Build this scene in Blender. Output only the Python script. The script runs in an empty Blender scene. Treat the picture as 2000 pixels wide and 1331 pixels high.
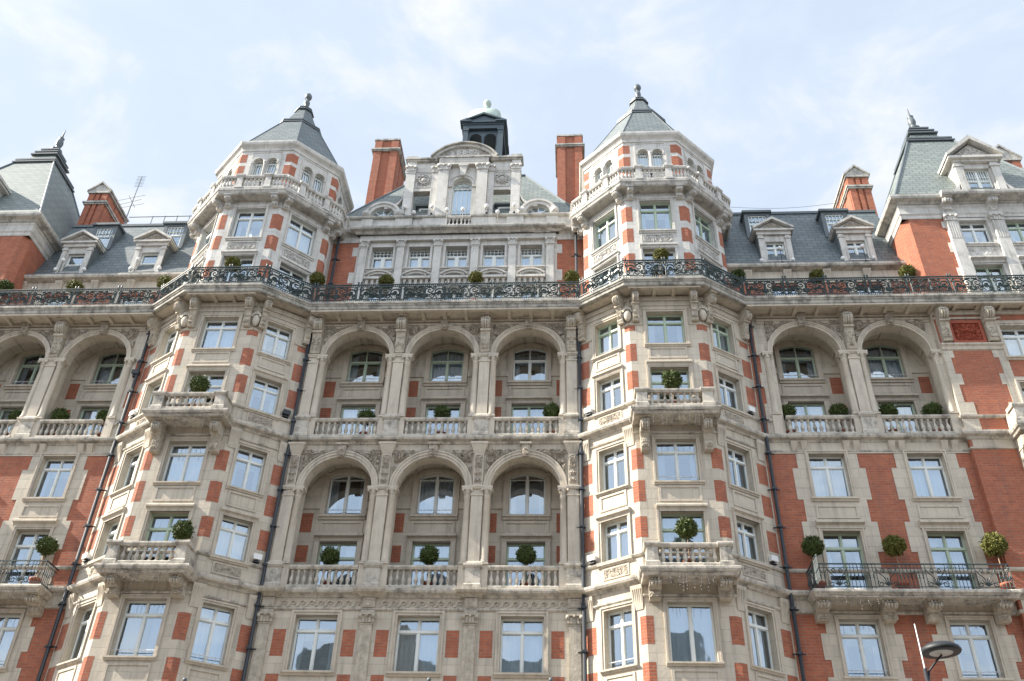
import bpy, math, random
from mathutils import Vector, Matrix
R = math.radians
random.seed(7)
sc = bpy.context.scene
col = sc.collection

# ---------------------------------------------------------------- camera
cam_d = bpy.data.cameras.new("camera")
cam = bpy.data.objects.new("camera", cam_d)
col.objects.link(cam)
cam_d.sensor_width = 36.0
cam_d.lens = 1822.28 / 2000 * 36.0
cam_d.clip_end = 3000
_p, _y, _r = R(36.458), R(-4.4377), R(2.015)
fwd = Vector((math.sin(_y) * math.cos(_p), math.cos(_y) * math.cos(_p), math.sin(_p)))
rgt = Vector((math.cos(_y), -math.sin(_y), 0))
upv = rgt.cross(fwd)
r2 = math.cos(_r) * rgt + math.sin(_r) * upv
u2 = -math.sin(_r) * rgt + math.cos(_r) * upv
cam.matrix_world = Matrix(((r2.x, u2.x, -fwd.x, 0), (r2.y, u2.y, -fwd.y, 0), (r2.z, u2.z, -fwd.z, 1.6), (0, 0, 0, 1)))
sc.camera = cam
def at(x, y, Y):
    """point of the plane Y=const seen at photo pixel x, y (2000 px wide photo): used to read real positions off the photo"""
    d = r2 * ((x - 1000) / 1822.28) + u2 * (-(y - 665.5) / 1822.28) + fwd
    return Vector((0, 0, 1.6)) + d * (Y / d.y)

# ---------------------------------------------------------------- light
SUN_EL, SUN_AZ = 38.0, 8.0        # azimuth: degrees in front of the facade plane, from the left
sun_dir = Vector((-math.cos(R(SUN_AZ)) * math.cos(R(SUN_EL)), -math.sin(R(SUN_AZ)) * math.cos(R(SUN_EL)), math.sin(R(SUN_EL))))
sl = bpy.data.lights.new("sun", 'SUN')
sl.energy = 5.0
sl.angle = R(0.5)
sl.color = (1.0, 0.93, 0.82)
so = bpy.data.objects.new("sun", sl)
so.rotation_euler = sun_dir.to_track_quat('Z', 'Y').to_euler()
col.objects.link(so)

w = bpy.data.worlds.new("World")
sc.world = w
w.use_nodes = True
nt = w.node_tree
for n in list(nt.nodes):
    nt.nodes.remove(n)
def WN(t, **k):
    n = nt.nodes.new(t)
    for a, b in k.items():
        setattr(n, a, b)
    return n
out = WN('ShaderNodeOutputWorld')
sky = WN('ShaderNodeTexSky', sky_type='NISHITA')
sky.sun_disc = False
sky.sun_elevation = R(SUN_EL)
sky.sun_rotation = math.atan2(sun_dir.x, sun_dir.y)
sky.air_density = 1.0
sky.dust_density = 1.5
bg1 = WN('ShaderNodeBackground')
bg1.inputs[1].default_value = 0.11
nt.links.new(sky.outputs[0], bg1.inputs[0])
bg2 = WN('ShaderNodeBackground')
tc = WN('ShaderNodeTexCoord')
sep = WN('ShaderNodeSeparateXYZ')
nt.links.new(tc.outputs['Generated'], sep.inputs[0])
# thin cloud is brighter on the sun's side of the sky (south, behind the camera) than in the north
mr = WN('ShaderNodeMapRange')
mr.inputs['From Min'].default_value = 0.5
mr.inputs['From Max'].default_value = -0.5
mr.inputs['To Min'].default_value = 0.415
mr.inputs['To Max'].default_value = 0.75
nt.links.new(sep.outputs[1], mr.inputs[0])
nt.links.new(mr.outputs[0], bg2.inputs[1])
mp = WN('ShaderNodeMapping')
mp.inputs['Scale'].default_value = (1.0, 1.0, 1.7)
mp.inputs['Location'].default_value = (0.35, 0.2, 0.1)
nt.links.new(tc.outputs['Generated'], mp.inputs[0])
nz = WN('ShaderNodeTexNoise')
nz.inputs['Scale'].default_value = 6.5
nz.inputs['Detail'].default_value = 9
nz.inputs['Roughness'].default_value = 0.56
nz.inputs['Distortion'].default_value = 0.35
nt.links.new(mp.outputs[0], nz.inputs[0])
cc = WN('ShaderNodeMapRange')
cc.inputs['From Min'].default_value = 0.50
cc.inputs['From Max'].default_value = 0.72
nt.links.new(nz.outputs[0], cc.inputs[0])
cm = WN('ShaderNodeMix', data_type='RGBA')
cm.inputs[6].default_value = (0.76, 0.86, 1.0, 1)
cm.inputs[7].default_value = (1.0, 1.0, 1.0, 1)
nt.links.new(cc.outputs[0], cm.inputs[0])
nt.links.new(cm.outputs[2], bg2.inputs[0])
cr = WN('ShaderNodeMapRange')
cr.inputs['From Min'].default_value = 0.40
cr.inputs['From Max'].default_value = 0.66
cr.inputs['To Min'].default_value = 0.80
cr.inputs['To Max'].default_value = 0.97
nt.links.new(nz.outputs[0], cr.inputs[0])
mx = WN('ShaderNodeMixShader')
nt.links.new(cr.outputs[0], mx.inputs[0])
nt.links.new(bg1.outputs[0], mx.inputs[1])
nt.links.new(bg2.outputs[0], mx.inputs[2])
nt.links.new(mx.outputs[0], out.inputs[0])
sc.view_settings.view_transform = 'Standard'
sc.view_settings.look = 'None'
sc.view_settings.exposure = 1.36
sc.view_settings.gamma = 1.0
sc.cycles.max_bounces = 7
sc.cycles.transparent_max_bounces = 8

# ---------------------------------------------------------------- materials
def mat(name, base, rough=0.8, var=0.0, vscale=1.0, dark=None, kind=None, bump=0.0, bscale=20.0, metal=0.0, spec=0.5, block=None, streak=0.0, soot=0.0):
    m = bpy.data.materials.new(name)
    m.use_nodes = True
    t = m.node_tree
    b = t.nodes['Principled BSDF']
    b.inputs['Roughness'].default_value = rough
    b.inputs['Metallic'].default_value = metal
    b.inputs['Specular IOR Level'].default_value = spec
    L = t.links.new
    def N(ty, **k):
        n = t.nodes.new(ty)
        for a, c in k.items():
            setattr(n, a, c)
        return n
    def mixc(fac, a, c, bt='MIX'):
        n = N('ShaderNodeMix', data_type='RGBA', blend_type=bt)
        for s, v in ((n.inputs[0], fac), (n.inputs[6], a), (n.inputs[7], c)):
            if hasattr(v, 'is_output'):
                L(v, s)
            else:
                s.default_value = v if not isinstance(v, tuple) else (v + (1,))[:4]
        return n.outputs[2]
    geo = N('ShaderNodeNewGeometry')
    pos = geo.outputs['Position']
    cur = tuple(base)
    hgt = None
    if block:
        # wall coordinates: distance along the wall, height
        cx = N('ShaderNodeVectorMath', operation='CROSS_PRODUCT')
        cx.inputs[0].default_value = (0, 0, 1)
        L(geo.outputs['True Normal'], cx.inputs[1])
        nrm = N('ShaderNodeVectorMath', operation='NORMALIZE')
        L(cx.outputs[0], nrm.inputs[0])
        dt = N('ShaderNodeVectorMath', operation='DOT_PRODUCT')
        L(pos, dt.inputs[0]); L(nrm.outputs[0], dt.inputs[1])
        sp = N('ShaderNodeSeparateXYZ'); L(pos, sp.inputs[0])
        cb = N('ShaderNodeCombineXYZ'); L(dt.outputs['Value'], cb.inputs[0]); L(sp.outputs[2], cb.inputs[1])
        br = N('ShaderNodeTexBrick')
        L(cb.outputs[0], br.inputs['Vector'])
        bw, bh, mort, c1, c2, cm = block
        br.inputs['Scale'].default_value = 1.0
        br.inputs['Brick Width'].default_value = bw
        br.inputs['Row Height'].default_value = bh
        br.inputs['Mortar Size'].default_value = mort
        br.inputs['Mortar Smooth'].default_value = 0.2
        br.inputs['Bias'].default_value = 0.0
        br.inputs['Color1'].default_value = tuple(c1) + (1,)
        br.inputs['Color2'].default_value = tuple(c2) + (1,)
        br.inputs['Mortar'].default_value = tuple(cm) + (1,)
        cur = br.outputs['Color']
        hgt = br.outputs['Fac']
    if var:
        nz = N('ShaderNodeTexNoise')
        nz.inputs['Scale'].default_value = vscale
        nz.inputs['Detail'].default_value = 8
        nz.inputs['Roughness'].default_value = 0.62
        L(pos, nz.inputs['Vector'])
        rp = N('ShaderNodeMapRange')
        rp.inputs['From Min'].default_value = 0.32; rp.inputs['From Max'].default_value = 0.68
        L(nz.outputs[0], rp.inputs[0])
        d = dark if dark else tuple(c * 0.5 for c in base)
        a = N('ShaderNodeMath', operation='MULTIPLY'); a.inputs[1].default_value = var
        L(rp.outputs[0], a.inputs[0])
        cur = mixc(a.outputs[0], cur, d)
    if streak:
        mpn = N('ShaderNodeMapping'); mpn.inputs['Scale'].default_value = (2.6, 2.6, 0.22)
        L(pos, mpn.inputs[0])
        n2 = N('ShaderNodeTexNoise'); n2.inputs['Scale'].default_value = 1.6; n2.inputs['Detail'].default_value = 7; n2.inputs['Roughness'].default_value = 0.7
        L(mpn.outputs[0], n2.inputs['Vector'])
        r3 = N('ShaderNodeMapRange'); r3.inputs['From Min'].default_value = 0.5; r3.inputs['From Max'].default_value = 0.74
        r3.inputs['To Max'].default_value = streak
        L(n2.outputs[0], r3.inputs[0])
        cur = mixc(r3.outputs[0], cur, (0.10, 0.095, 0.085))
    if soot:
        n4 = N('ShaderNodeTexNoise'); n4.inputs['Scale'].default_value = 2.3; n4.inputs['Detail'].default_value = 9; n4.inputs['Roughness'].default_value = 0.7
        L(pos, n4.inputs['Vector'])
        r4 = N('ShaderNodeMapRange'); r4.inputs['From Min'].default_value = 0.47; r4.inputs['From Max'].default_value = 0.7; r4.inputs['To Max'].default_value = soot
        L(n4.outputs[0], r4.inputs[0])
        cur = mixc(r4.outputs[0], cur, (0.045, 0.048, 0.042))
    if isinstance(cur, tuple):
        b.inputs['Base Color'].default_value = cur + (1,)
    else:
        L(cur, b.inputs['Base Color'])
    if bump:
        nb = N('ShaderNodeTexNoise'); nb.inputs['Scale'].default_value = bscale; nb.inputs['Detail'].default_value = 6
        L(pos, nb.inputs['Vector'])
        bp = N('ShaderNodeBump'); bp.inputs['Strength'].default_value = bump; bp.inputs['Distance'].default_value = 0.03
        L(nb.outputs[0], bp.inputs['Height'])
        last = bp
        if hgt is not None:
            b2 = N('ShaderNodeBump', invert=True); b2.inputs['Strength'].default_value = 0.5; b2.inputs['Distance'].default_value = 0.008
            L(hgt, b2.inputs['Height']); L(bp.outputs[0], b2.inputs['Normal'])
            last = b2
        L(last.outputs[0], b.inputs['Normal'])
    return m

M = {}
M['stone'] = mat('buff_stone', (.55, .48, .385), .85, .30, .55, (.36, .315, .25), bump=.25, bscale=9, block=(1.15, .42, .010, (.59, .525, .42), (.52, .46, .37), (.40, .35, .285)), streak=.46, soot=.10)
M['trim'] = mat('moulded_stone', (.55, .485, .39), .85, .35, .9, (.36, .315, .255), bump=.2, bscale=12, streak=.52, soot=.18)
M['ledge'] = mat('weathered_stone', (.56, .51, .43), .88, .4, 1.1, (.33, .30, .25), bump=.3, bscale=14, streak=.75, soot=.8)
M['slabedge'] = mat('sooty_stone', (.46, .43, .37), .9, .6, 1.4, (.20, .19, .165), bump=.3, bscale=14, streak=.9, soot=.97)
M['white'] = mat('pale_stone', (.61, .59, .545), .8, .40, .8, (.42, .40, .36), bump=.2, bscale=9, block=(1.0, .40, .009, (.64, .62, .575), (.57, .55, .505), (.44, .42, .385)), streak=.5, soot=.12)
M['whitetrim'] = mat('pale_moulded_stone', (.60, .58, .535), .8, .45, 1.0, (.38, .36, .32), bump=.2, bscale=12, streak=.55, soot=.28)
M['whiteledge'] = mat('pale_weathered_stone', (.54, .52, .47), .88, .5, 1.1, (.30, .285, .25), bump=.3, bscale=14, streak=.7, soot=.75)
M['carved'] = mat('carved_stone', (.47, .41, .33), .9, .75, 7, (.15, .13, .105), bump=.5, bscale=25)
M['carvedwhite'] = mat('carved_pale_stone', (.55, .53, .49), .9, .7, 7, (.2, .19, .17), bump=.5, bscale=25)
M['bracketstone'] = mat('bracket_stone', (.53, .47, .375), .88, .7, 5, (.22, .19, .15), bump=.3, bscale=16, streak=.4)
M['brick'] = mat('red_brick', (.43, .122, .056), .9, .6, 3.2, (.25, .075, .044), bump=.3, bscale=26, block=(.34, .113, .024, (.48, .135, .058), (.33, .092, .048), (.34, .17, .11)), streak=.34, soot=.11)
M['terracotta'] = mat('terracotta', (.36, .085, .045), .8, .4, 5, (.20, .05, .03), bump=.3, bscale=20)
M['slate'] = mat('grey_slate', (.13, .155, .16), .55, .5, 1.3, (.06, .078, .085), bump=.15, bscale=20, block=(.5, .27, .022, (.15, .175, .18), (.095, .118, .125), (.04, .05, .055)), streak=.25)
M['slatepale'] = mat('pale_slate', (.20, .225, .21), .6, .5, 1.3, (.12, .145, .14), bump=.15, bscale=20, block=(.5, .25, .024, (.215, .24, .22), (.15, .175, .165), (.06, .072, .07)), streak=.25)
M['slatemid'] = mat('mid_slate', (.155, .18, .175), .6, .6, 1.6, (.085, .105, .105), bump=.2, bscale=20, block=(.5, .25, .026, (.165, .19, .195), (.10, .125, .135), (.04, .05, .05)), streak=.35, soot=.15)
M['lead'] = mat('lead_sheet', (.11, .13, .14), .5, .4, 2, (.06, .075, .08), bump=.1)
M['iron'] = mat('painted_iron', (.026, .044, .046), .5, .4, 4, (.05, .07, .068))
M['pipe'] = mat('black_pipe', (.022, .027, .034), .5, .2, 2, (.04, .045, .05))
M['frame'] = mat('white_paint', (.72, .74, .70), .45, .15, 4, (.60, .63, .58))
M['framegreen'] = mat('sage_paint', (.42, .50, .38), .5, .2, 4, (.33, .41, .30))
M['copper'] = mat('verdigris_copper', (.44, .52, .45), .75, .55, 2.5, (.27, .35, .31), bump=.1, streak=.45)
M['cupola'] = mat('slate_blue_paint', (.055, .080, .095), .5, .3, 3, (.035, .055, .07))
M['leaf'] = mat('box_leaf', (.085, .115, .028), .6, .6, 9, (.022, .042, .010), spec=.3)
M['leafyellow'] = mat('sunlit_leaf', (.16, .15, .03), .6, .6, 9, (.045, .07, .014), spec=.3)  # yellower copy of the box leaf, sunlight put into the colour
M['bark'] = mat('pale_bark', (.35, .25, .17), .9, .3, 10, (.2, .14, .1))
M['plantpot'] = mat('clay_pot', (.38, .12, .065), .85, .3, 6, (.25, .08, .045))
M['whiteplastic'] = mat('white_plastic', (.75, .75, .73), .5, .2, 5, (.6, .6, .58))
M['darkmetal'] = mat('dark_metal', (.016, .019, .024), .55)
M['palemetal'] = mat('pale_metal', (.65, .66, .67), .4)
M['bulb'] = mat('clear_bulb', (.5, .5, .48), .3)
M['asphalt'] = mat('asphalt', (.05, .05, .05), .9, .4, 2, (.035, .035, .035), bump=.3)
M['paving'] = mat('paving', (.20, .195, .18), .85, .3, 1, (.15, .145, .14), block=(.6, .45, .01, (.21, .20, .19), (.17, .165, .155), (.1, .1, .095)))
M['ground'] = mat('ground', (.09, .088, .085), .9, .3, .2, (.06, .06, .055))
M['paintline'] = mat('road_paint', (.7, .7, .66), .7)
# curtains
def curtain_mat(name, c):
    m = mat(name, c, .9)
    return m
M['net'] = curtain_mat('net_curtain', (.74, .78, .80))
M['drape'] = curtain_mat('lined_drape', (.58, .60, .62))
# window glass: clear sheet with sky reflection
g = bpy.data.materials.new('window_glass')
g.use_nodes = True
t = g.node_tree
for n in list(t.nodes):
    t.nodes.remove(n)
o_ = t.nodes.new('ShaderNodeOutputMaterial')
mxs = t.nodes.new('ShaderNodeMixShader')
tr = t.nodes.new('ShaderNodeBsdfTransparent'); tr.inputs[0].default_value = (.80, .86, .90, 1)
gl = t.nodes.new('ShaderNodeBsdfGlossy'); gl.inputs['Roughness'].default_value = 0.02; gl.inputs[0].default_value = (.78, .90, 1, 1)
fr_ = t.nodes.new('ShaderNodeFresnel'); fr_.inputs[0].default_value = 1.6
ma = t.nodes.new('ShaderNodeMath'); ma.operation = 'MULTIPLY_ADD'; ma.inputs[1].default_value = 1.0; ma.inputs[2].default_value = 0.27
nb = t.nodes.new('ShaderNodeTexNoise'); nb.inputs['Scale'].default_value = 1.1; nb.inputs['Detail'].default_value = 1
ge = t.nodes.new('ShaderNodeNewGeometry')
bp = t.nodes.new('ShaderNodeBump'); bp.inputs['Strength'].default_value = .10; bp.inputs['Distance'].default_value = .08
t.links.new(ge.outputs['Position'], nb.inputs['Vector']); t.links.new(nb.outputs[0], bp.inputs['Height']); t.links.new(bp.outputs[0], gl.inputs['Normal'])
t.links.new(fr_.outputs[0], ma.inputs[0]); t.links.new(ma.outputs[0], mxs.inputs[0])
t.links.new(tr.outputs[0], mxs.inputs[1]); t.links.new(gl.outputs[0], mxs.inputs[2]); t.links.new(mxs.outputs[0], o_.inputs[0])
M['glass'] = g

# ---------------------------------------------------------------- mesh helpers
class Fr:
    """wall frame: s along the wall (left to right), n out of the wall, z up"""
    def __init__(self, ox, oy, ang=0.0):
        a = R(ang); self.o = (ox, oy); self.d = (math.cos(a), math.sin(a)); self.n = (math.sin(a), -math.cos(a)); self.ang = a
    def p(self, s, n, z):
        return (self.o[0] + s * self.d[0] + n * self.n[0], self.o[1] + s * self.d[1] + n * self.n[1], z)
F0 = Fr(0, 0)
class MB:
    def __init__(self):
        self.v = []; self.f = []; self.sm = []
    def add(self, pts, faces, smooth=False):
        b = len(self.v)
        self.v += [tuple(p) for p in pts]
        for f in faces:
            self.f.append([b + i for i in f]); self.sm.append(smooth)
    def box(self, fr, s0, s1, n0, n1, z0, z1):
        P = [fr.p(s, n, z) for z in (z0, z1) for n in (n0, n1) for s in (s0, s1)]
        self.add(P, [(0, 1, 3, 2), (4, 6, 7, 5), (0, 4, 5, 1), (2, 3, 7, 6), (0, 2, 6, 4), (1, 5, 7, 3)])
    def taper(self, fr, s0, s1, n0, n1, z0, S0, S1, N0, N1, z1):
        P = [fr.p(s, n, z0) for n in (n0, n1) for s in (s0, s1)] + [fr.p(s, n, z1) for n in (N0, N1) for s in (S0, S1)]
        self.add(P, [(0, 1, 3, 2), (4, 6, 7, 5), (0, 4, 5, 1), (2, 3, 7, 6), (0, 2, 6, 4), (1, 5, 7, 3)])
    def quad(self, *p):
        self.add(p, [tuple(range(len(p)))])
    def wall(self, fr, s0, s1, z0, z1, ops=(), n=0.0, depth=0.3):
        """wall face with rectangular openings (s0,s1,z0,z1) and their reveals"""
        S = sorted(set([s0, s1] + [max(s0, min(s1, v)) for o in ops for v in o[:2]]))
        Z = sorted(set([z0, z1] + [max(z0, min(z1, v)) for o in ops for v in o[2:4]]))
        for i in range(len(S) - 1):
            for j in range(len(Z) - 1):
                a, b, c, d = S[i], S[i + 1], Z[j], Z[j + 1]
                ms, mz = (a + b) / 2, (c + d) / 2
                if any(o[0] < ms < o[1] and o[2] < mz < o[3] for o in ops):
                    continue
                self.quad(fr.p(a, n, c), fr.p(b, n, c), fr.p(b, n, d), fr.p(a, n, d))
        for o in ops:
            a, b, c, d = o[:4]
            dd = o[4] if len(o) > 4 else depth
            k = n - dd
            self.quad(fr.p(a, n, c), fr.p(a, k, c), fr.p(a, k, d), fr.p(a, n, d))
            self.quad(fr.p(b, n, c), fr.p(b, k, c), fr.p(b, k, d), fr.p(b, n, d))
            self.quad(fr.p(a, n, d), fr.p(a, k, d), fr.p(b, k, d), fr.p(b, n, d))
            self.quad(fr.p(a, n, c), fr.p(a, k, c), fr.p(b, k, c), fr.p(b, n, c))
    def ring(self, fr, cs, cz, r0, r1, n0, n1, a0=0, a1=180, seg=28):
        for i in range(seg):
            t0, t1 = R(a0 + (a1 - a0) * i / seg), R(a0 + (a1 - a0) * (i + 1) / seg)
            P = []
            for r, nn in ((r0, n0), (r0, n1), (r1, n1), (r1, n0)):
                for tt in (t0, t1):
                    P.append(fr.p(cs + r * math.cos(tt), nn, cz + r * math.sin(tt)))
            fs = [(0, 1, 3, 2), (2, 3, 5, 4), (4, 5, 7, 6)]
            if i == 0: fs.append((0, 2, 4, 6))
            if i == seg - 1: fs.append((1, 3, 5, 7))
            self.add(P, fs)
    def prism(self, fr, poly, n0, n1):
        """polygon in (s,z) extruded from n0 to n1"""
        k = len(poly)
        P = [fr.p(s, n0, z) for s, z in poly] + [fr.p(s, n1, z) for s, z in poly]
        self.add(P, [tuple(range(k)), tuple(range(2 * k - 1, k - 1, -1))] + [(i, (i + 1) % k, k + (i + 1) % k, k + i) for i in range(k)])
    def profile(self, fr, s0, s1, prof):
        """profile in (n,z) extruded along s"""
        k = len(prof)
        P = [fr.p(s0, n, z) for n, z in prof] + [fr.p(s1, n, z) for n, z in prof]
        self.add(P, [tuple(range(k)), tuple(range(2 * k - 1, k - 1, -1))] + [(i, (i + 1) % k, k + (i + 1) % k, k + i) for i in range(k)])
    def sweep(self, path, prof, closed=False, caps=True):
        """profile [(out,z)] swept along plan path [(x,y)] with mitred corners; out is to the right-hand (viewer) side"""
        k = len(path); rows = []
        def nrm(a, b):
            dx, dy = b[0] - a[0], b[1] - a[1]; l = math.hypot(dx, dy); return (dy / l, -dx / l)
        for i, p in enumerate(path):
            if closed:
                n1, n2 = nrm(path[i - 1], p), nrm(p, path[(i + 1) % k])
            else:
                n1 = nrm(path[i - 1], p) if i else nrm(p, path[1])
                n2 = nrm(p, path[i + 1]) if i < k - 1 else n1
            bx, by = n1[0] + n2[0], n1[1] + n2[1]
            q = 2.0 / (bx * bx + by * by)
            rows.append([(p[0] + bx * q * o, p[1] + by * q * o, z) for o, z in prof])
        m = len(prof)
        P = [v for r_ in rows for v in r_]
        fs = []
        for i in range(k if closed else k - 1):
            j = (i + 1) % k
            for a in range(m - 1):
                fs.append((i * m + a, j * m + a, j * m + a + 1, i * m + a + 1))
        if not closed and caps:
            fs.append(tuple(range(m))); fs.append(tuple((k - 1) * m + a for a in range(m - 1, -1, -1)))
        self.add(P, fs)
    def lathe(self, x, y, prof, seg=10, smooth=True):
        """prof [(r,z)]"""
        P = []
        for r, z in prof:
            for i in range(seg):
                a = 2 * math.pi * i / seg
                P.append((x + r * math.cos(a), y + r * math.sin(a), z))
        fs = []
        for j in range(len(prof) - 1):
            for i in range(seg):
                k = (i + 1) % seg
                fs.append((j * seg + i, j * seg + k, (j + 1) * seg + k, (j + 1) * seg + i))
        fs.append(tuple(range(seg - 1, -1, -1))); fs.append(tuple((len(prof) - 1) * seg + i for i in range(seg)))
        self.add(P, fs, smooth)
    def tube(self, pts, r, seg=5, r_end=None):
        pts = [Vector(p) for p in pts]
        P = []; k = len(pts)
        for i, p in enumerate(pts):
            d = (pts[min(i + 1, k - 1)] - pts[max(i - 1, 0)]).normalized()
            u = d.cross(Vector((0, 0, 1)))
            if u.length < 1e-3: u = d.cross(Vector((0, 1, 0)))
            u.normalize(); v = d.cross(u)
            rr = r if r_end is None else r + (r_end - r) * i / (k - 1)
            for j in range(seg):
                a = 2 * math.pi * j / seg
                P.append(tuple(p + (u * math.cos(a) + v * math.sin(a)) * rr))
        fs = [(i * seg + j, i * seg + (j + 1) % seg, (i + 1) * seg + (j + 1) % seg, (i + 1) * seg + j) for i in range(k - 1) for j in range(seg)]
        fs.append(tuple(range(seg))); fs.append(tuple((k - 1) * seg + j for j in range(seg)))
        self.add(P, fs, seg > 5)
    def carve(self, fr, s0, s1, z0, z1, n, h, inside=None, step=.032, seed=0, mirror=True):
        """foliate relief: real displaced surface"""
        rnd = random.Random(seed); cs = (s0 + s1) / 2
        hw, hh = (s1 - s0) / 2, (z1 - z0)
        sp = []
        for _ in range(max(3, int((hw if mirror else 2 * hw) * hh / .019))):
            sp.append((rnd.uniform(0, hw) if mirror else rnd.uniform(-hw, hw), rnd.uniform(z0, z1), rnd.uniform(.07, .16), rnd.choice((-1, 1)), rnd.uniform(0, 6.3)))
        def H(s, z):
            u = abs(s - cs) if mirror else s - cs
            b = 0
            for a, c, r_, sg, ph in sp:
                dx, dz = u - a, z - c; d = math.hypot(dx, dz)
                if d < r_:
                    b = max(b, (.5 + .5 * math.cos(d / r_ * 11 + sg * math.atan2(dz, dx) + ph)) * (1 - .5 * d / r_))
            return b * h
        ns, nz_ = max(2, int((s1 - s0) / step)), max(2, int((z1 - z0) / step))
        P = []; idx = {}
        for j in range(nz_ + 1):
            for i in range(ns + 1):
                s = s0 + (s1 - s0) * i / ns; z = z0 + (z1 - z0) * j / nz_
                P.append(fr.p(s, n + H(s, z), z))
        fs = []
        for j in range(nz_):
            for i in range(ns):
                s = s0 + (s1 - s0) * (i + .5) / ns; z = z0 + (z1 - z0) * (j + .5) / nz_
                if inside and not inside(s, z): continue
                fs.append((j * (ns + 1) + i, j * (ns + 1) + i + 1, (j + 1) * (ns + 1) + i + 1, (j + 1) * (ns + 1) + i))
        self.add(P, fs)
    def mesh(self, name, m):
        me = bpy.data.meshes.new(name)
        me.from_pydata(self.v, [], self.f)
        me.polygons.foreach_set('use_smooth', self.sm)
        me.materials.append(m)
        me.update()
        return me

def link(name, me, parent=None, loc=(0, 0, 0), rz=0.0, local=False):
    o = bpy.data.objects.new(name, me)
    o.location = loc
    o.rotation_euler = (0, 0, rz)
    col.objects.link(o)
    if parent is not None:
        o.parent = parent
        if not local:
            o.matrix_parent_inverse = PARENT_INV[parent.name] if parent.name in PARENT_INV else Matrix()
    return o
PARENT_INV = {}
def obj(name, mb, m, parent=None, **k):
    return link(name, mb.mesh(name, M[m]), parent, **k)
def thing(name, label, cat, loc, group=None, rz=0.0):
    o = bpy.data.objects.new(name, None)
    o.empty_display_size = .3
    o.location = loc; o.rotation_euler = (0, 0, rz)
    col.objects.link(o)
    o['label'] = label; o['category'] = cat
    if group: o['group'] = group
    PARENT_INV[o.name] = (Matrix.Translation(loc) @ Matrix.Rotation(rz, 4, 'Z')).inverted()
    return o
def dup(src, parent=None, loc=(0, 0, 0), rz=0.0):
    c = src.copy(); col.objects.link(c)
    c.location = loc; c.rotation_euler = (0, 0, rz)
    if parent is not None:
        c.parent = parent
        c.matrix_parent_inverse = PARENT_INV.get(parent.name, Matrix())
    return c

# ================================================================ THE HOTEL
CX = -5.77
def mir(x): return 2 * CX - x
hotel = thing('hotel_building', 'red brick and cream stone Victorian grand hotel with turrets, arcades and slate roofs', 'building', (CX, 34, 0))

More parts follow.
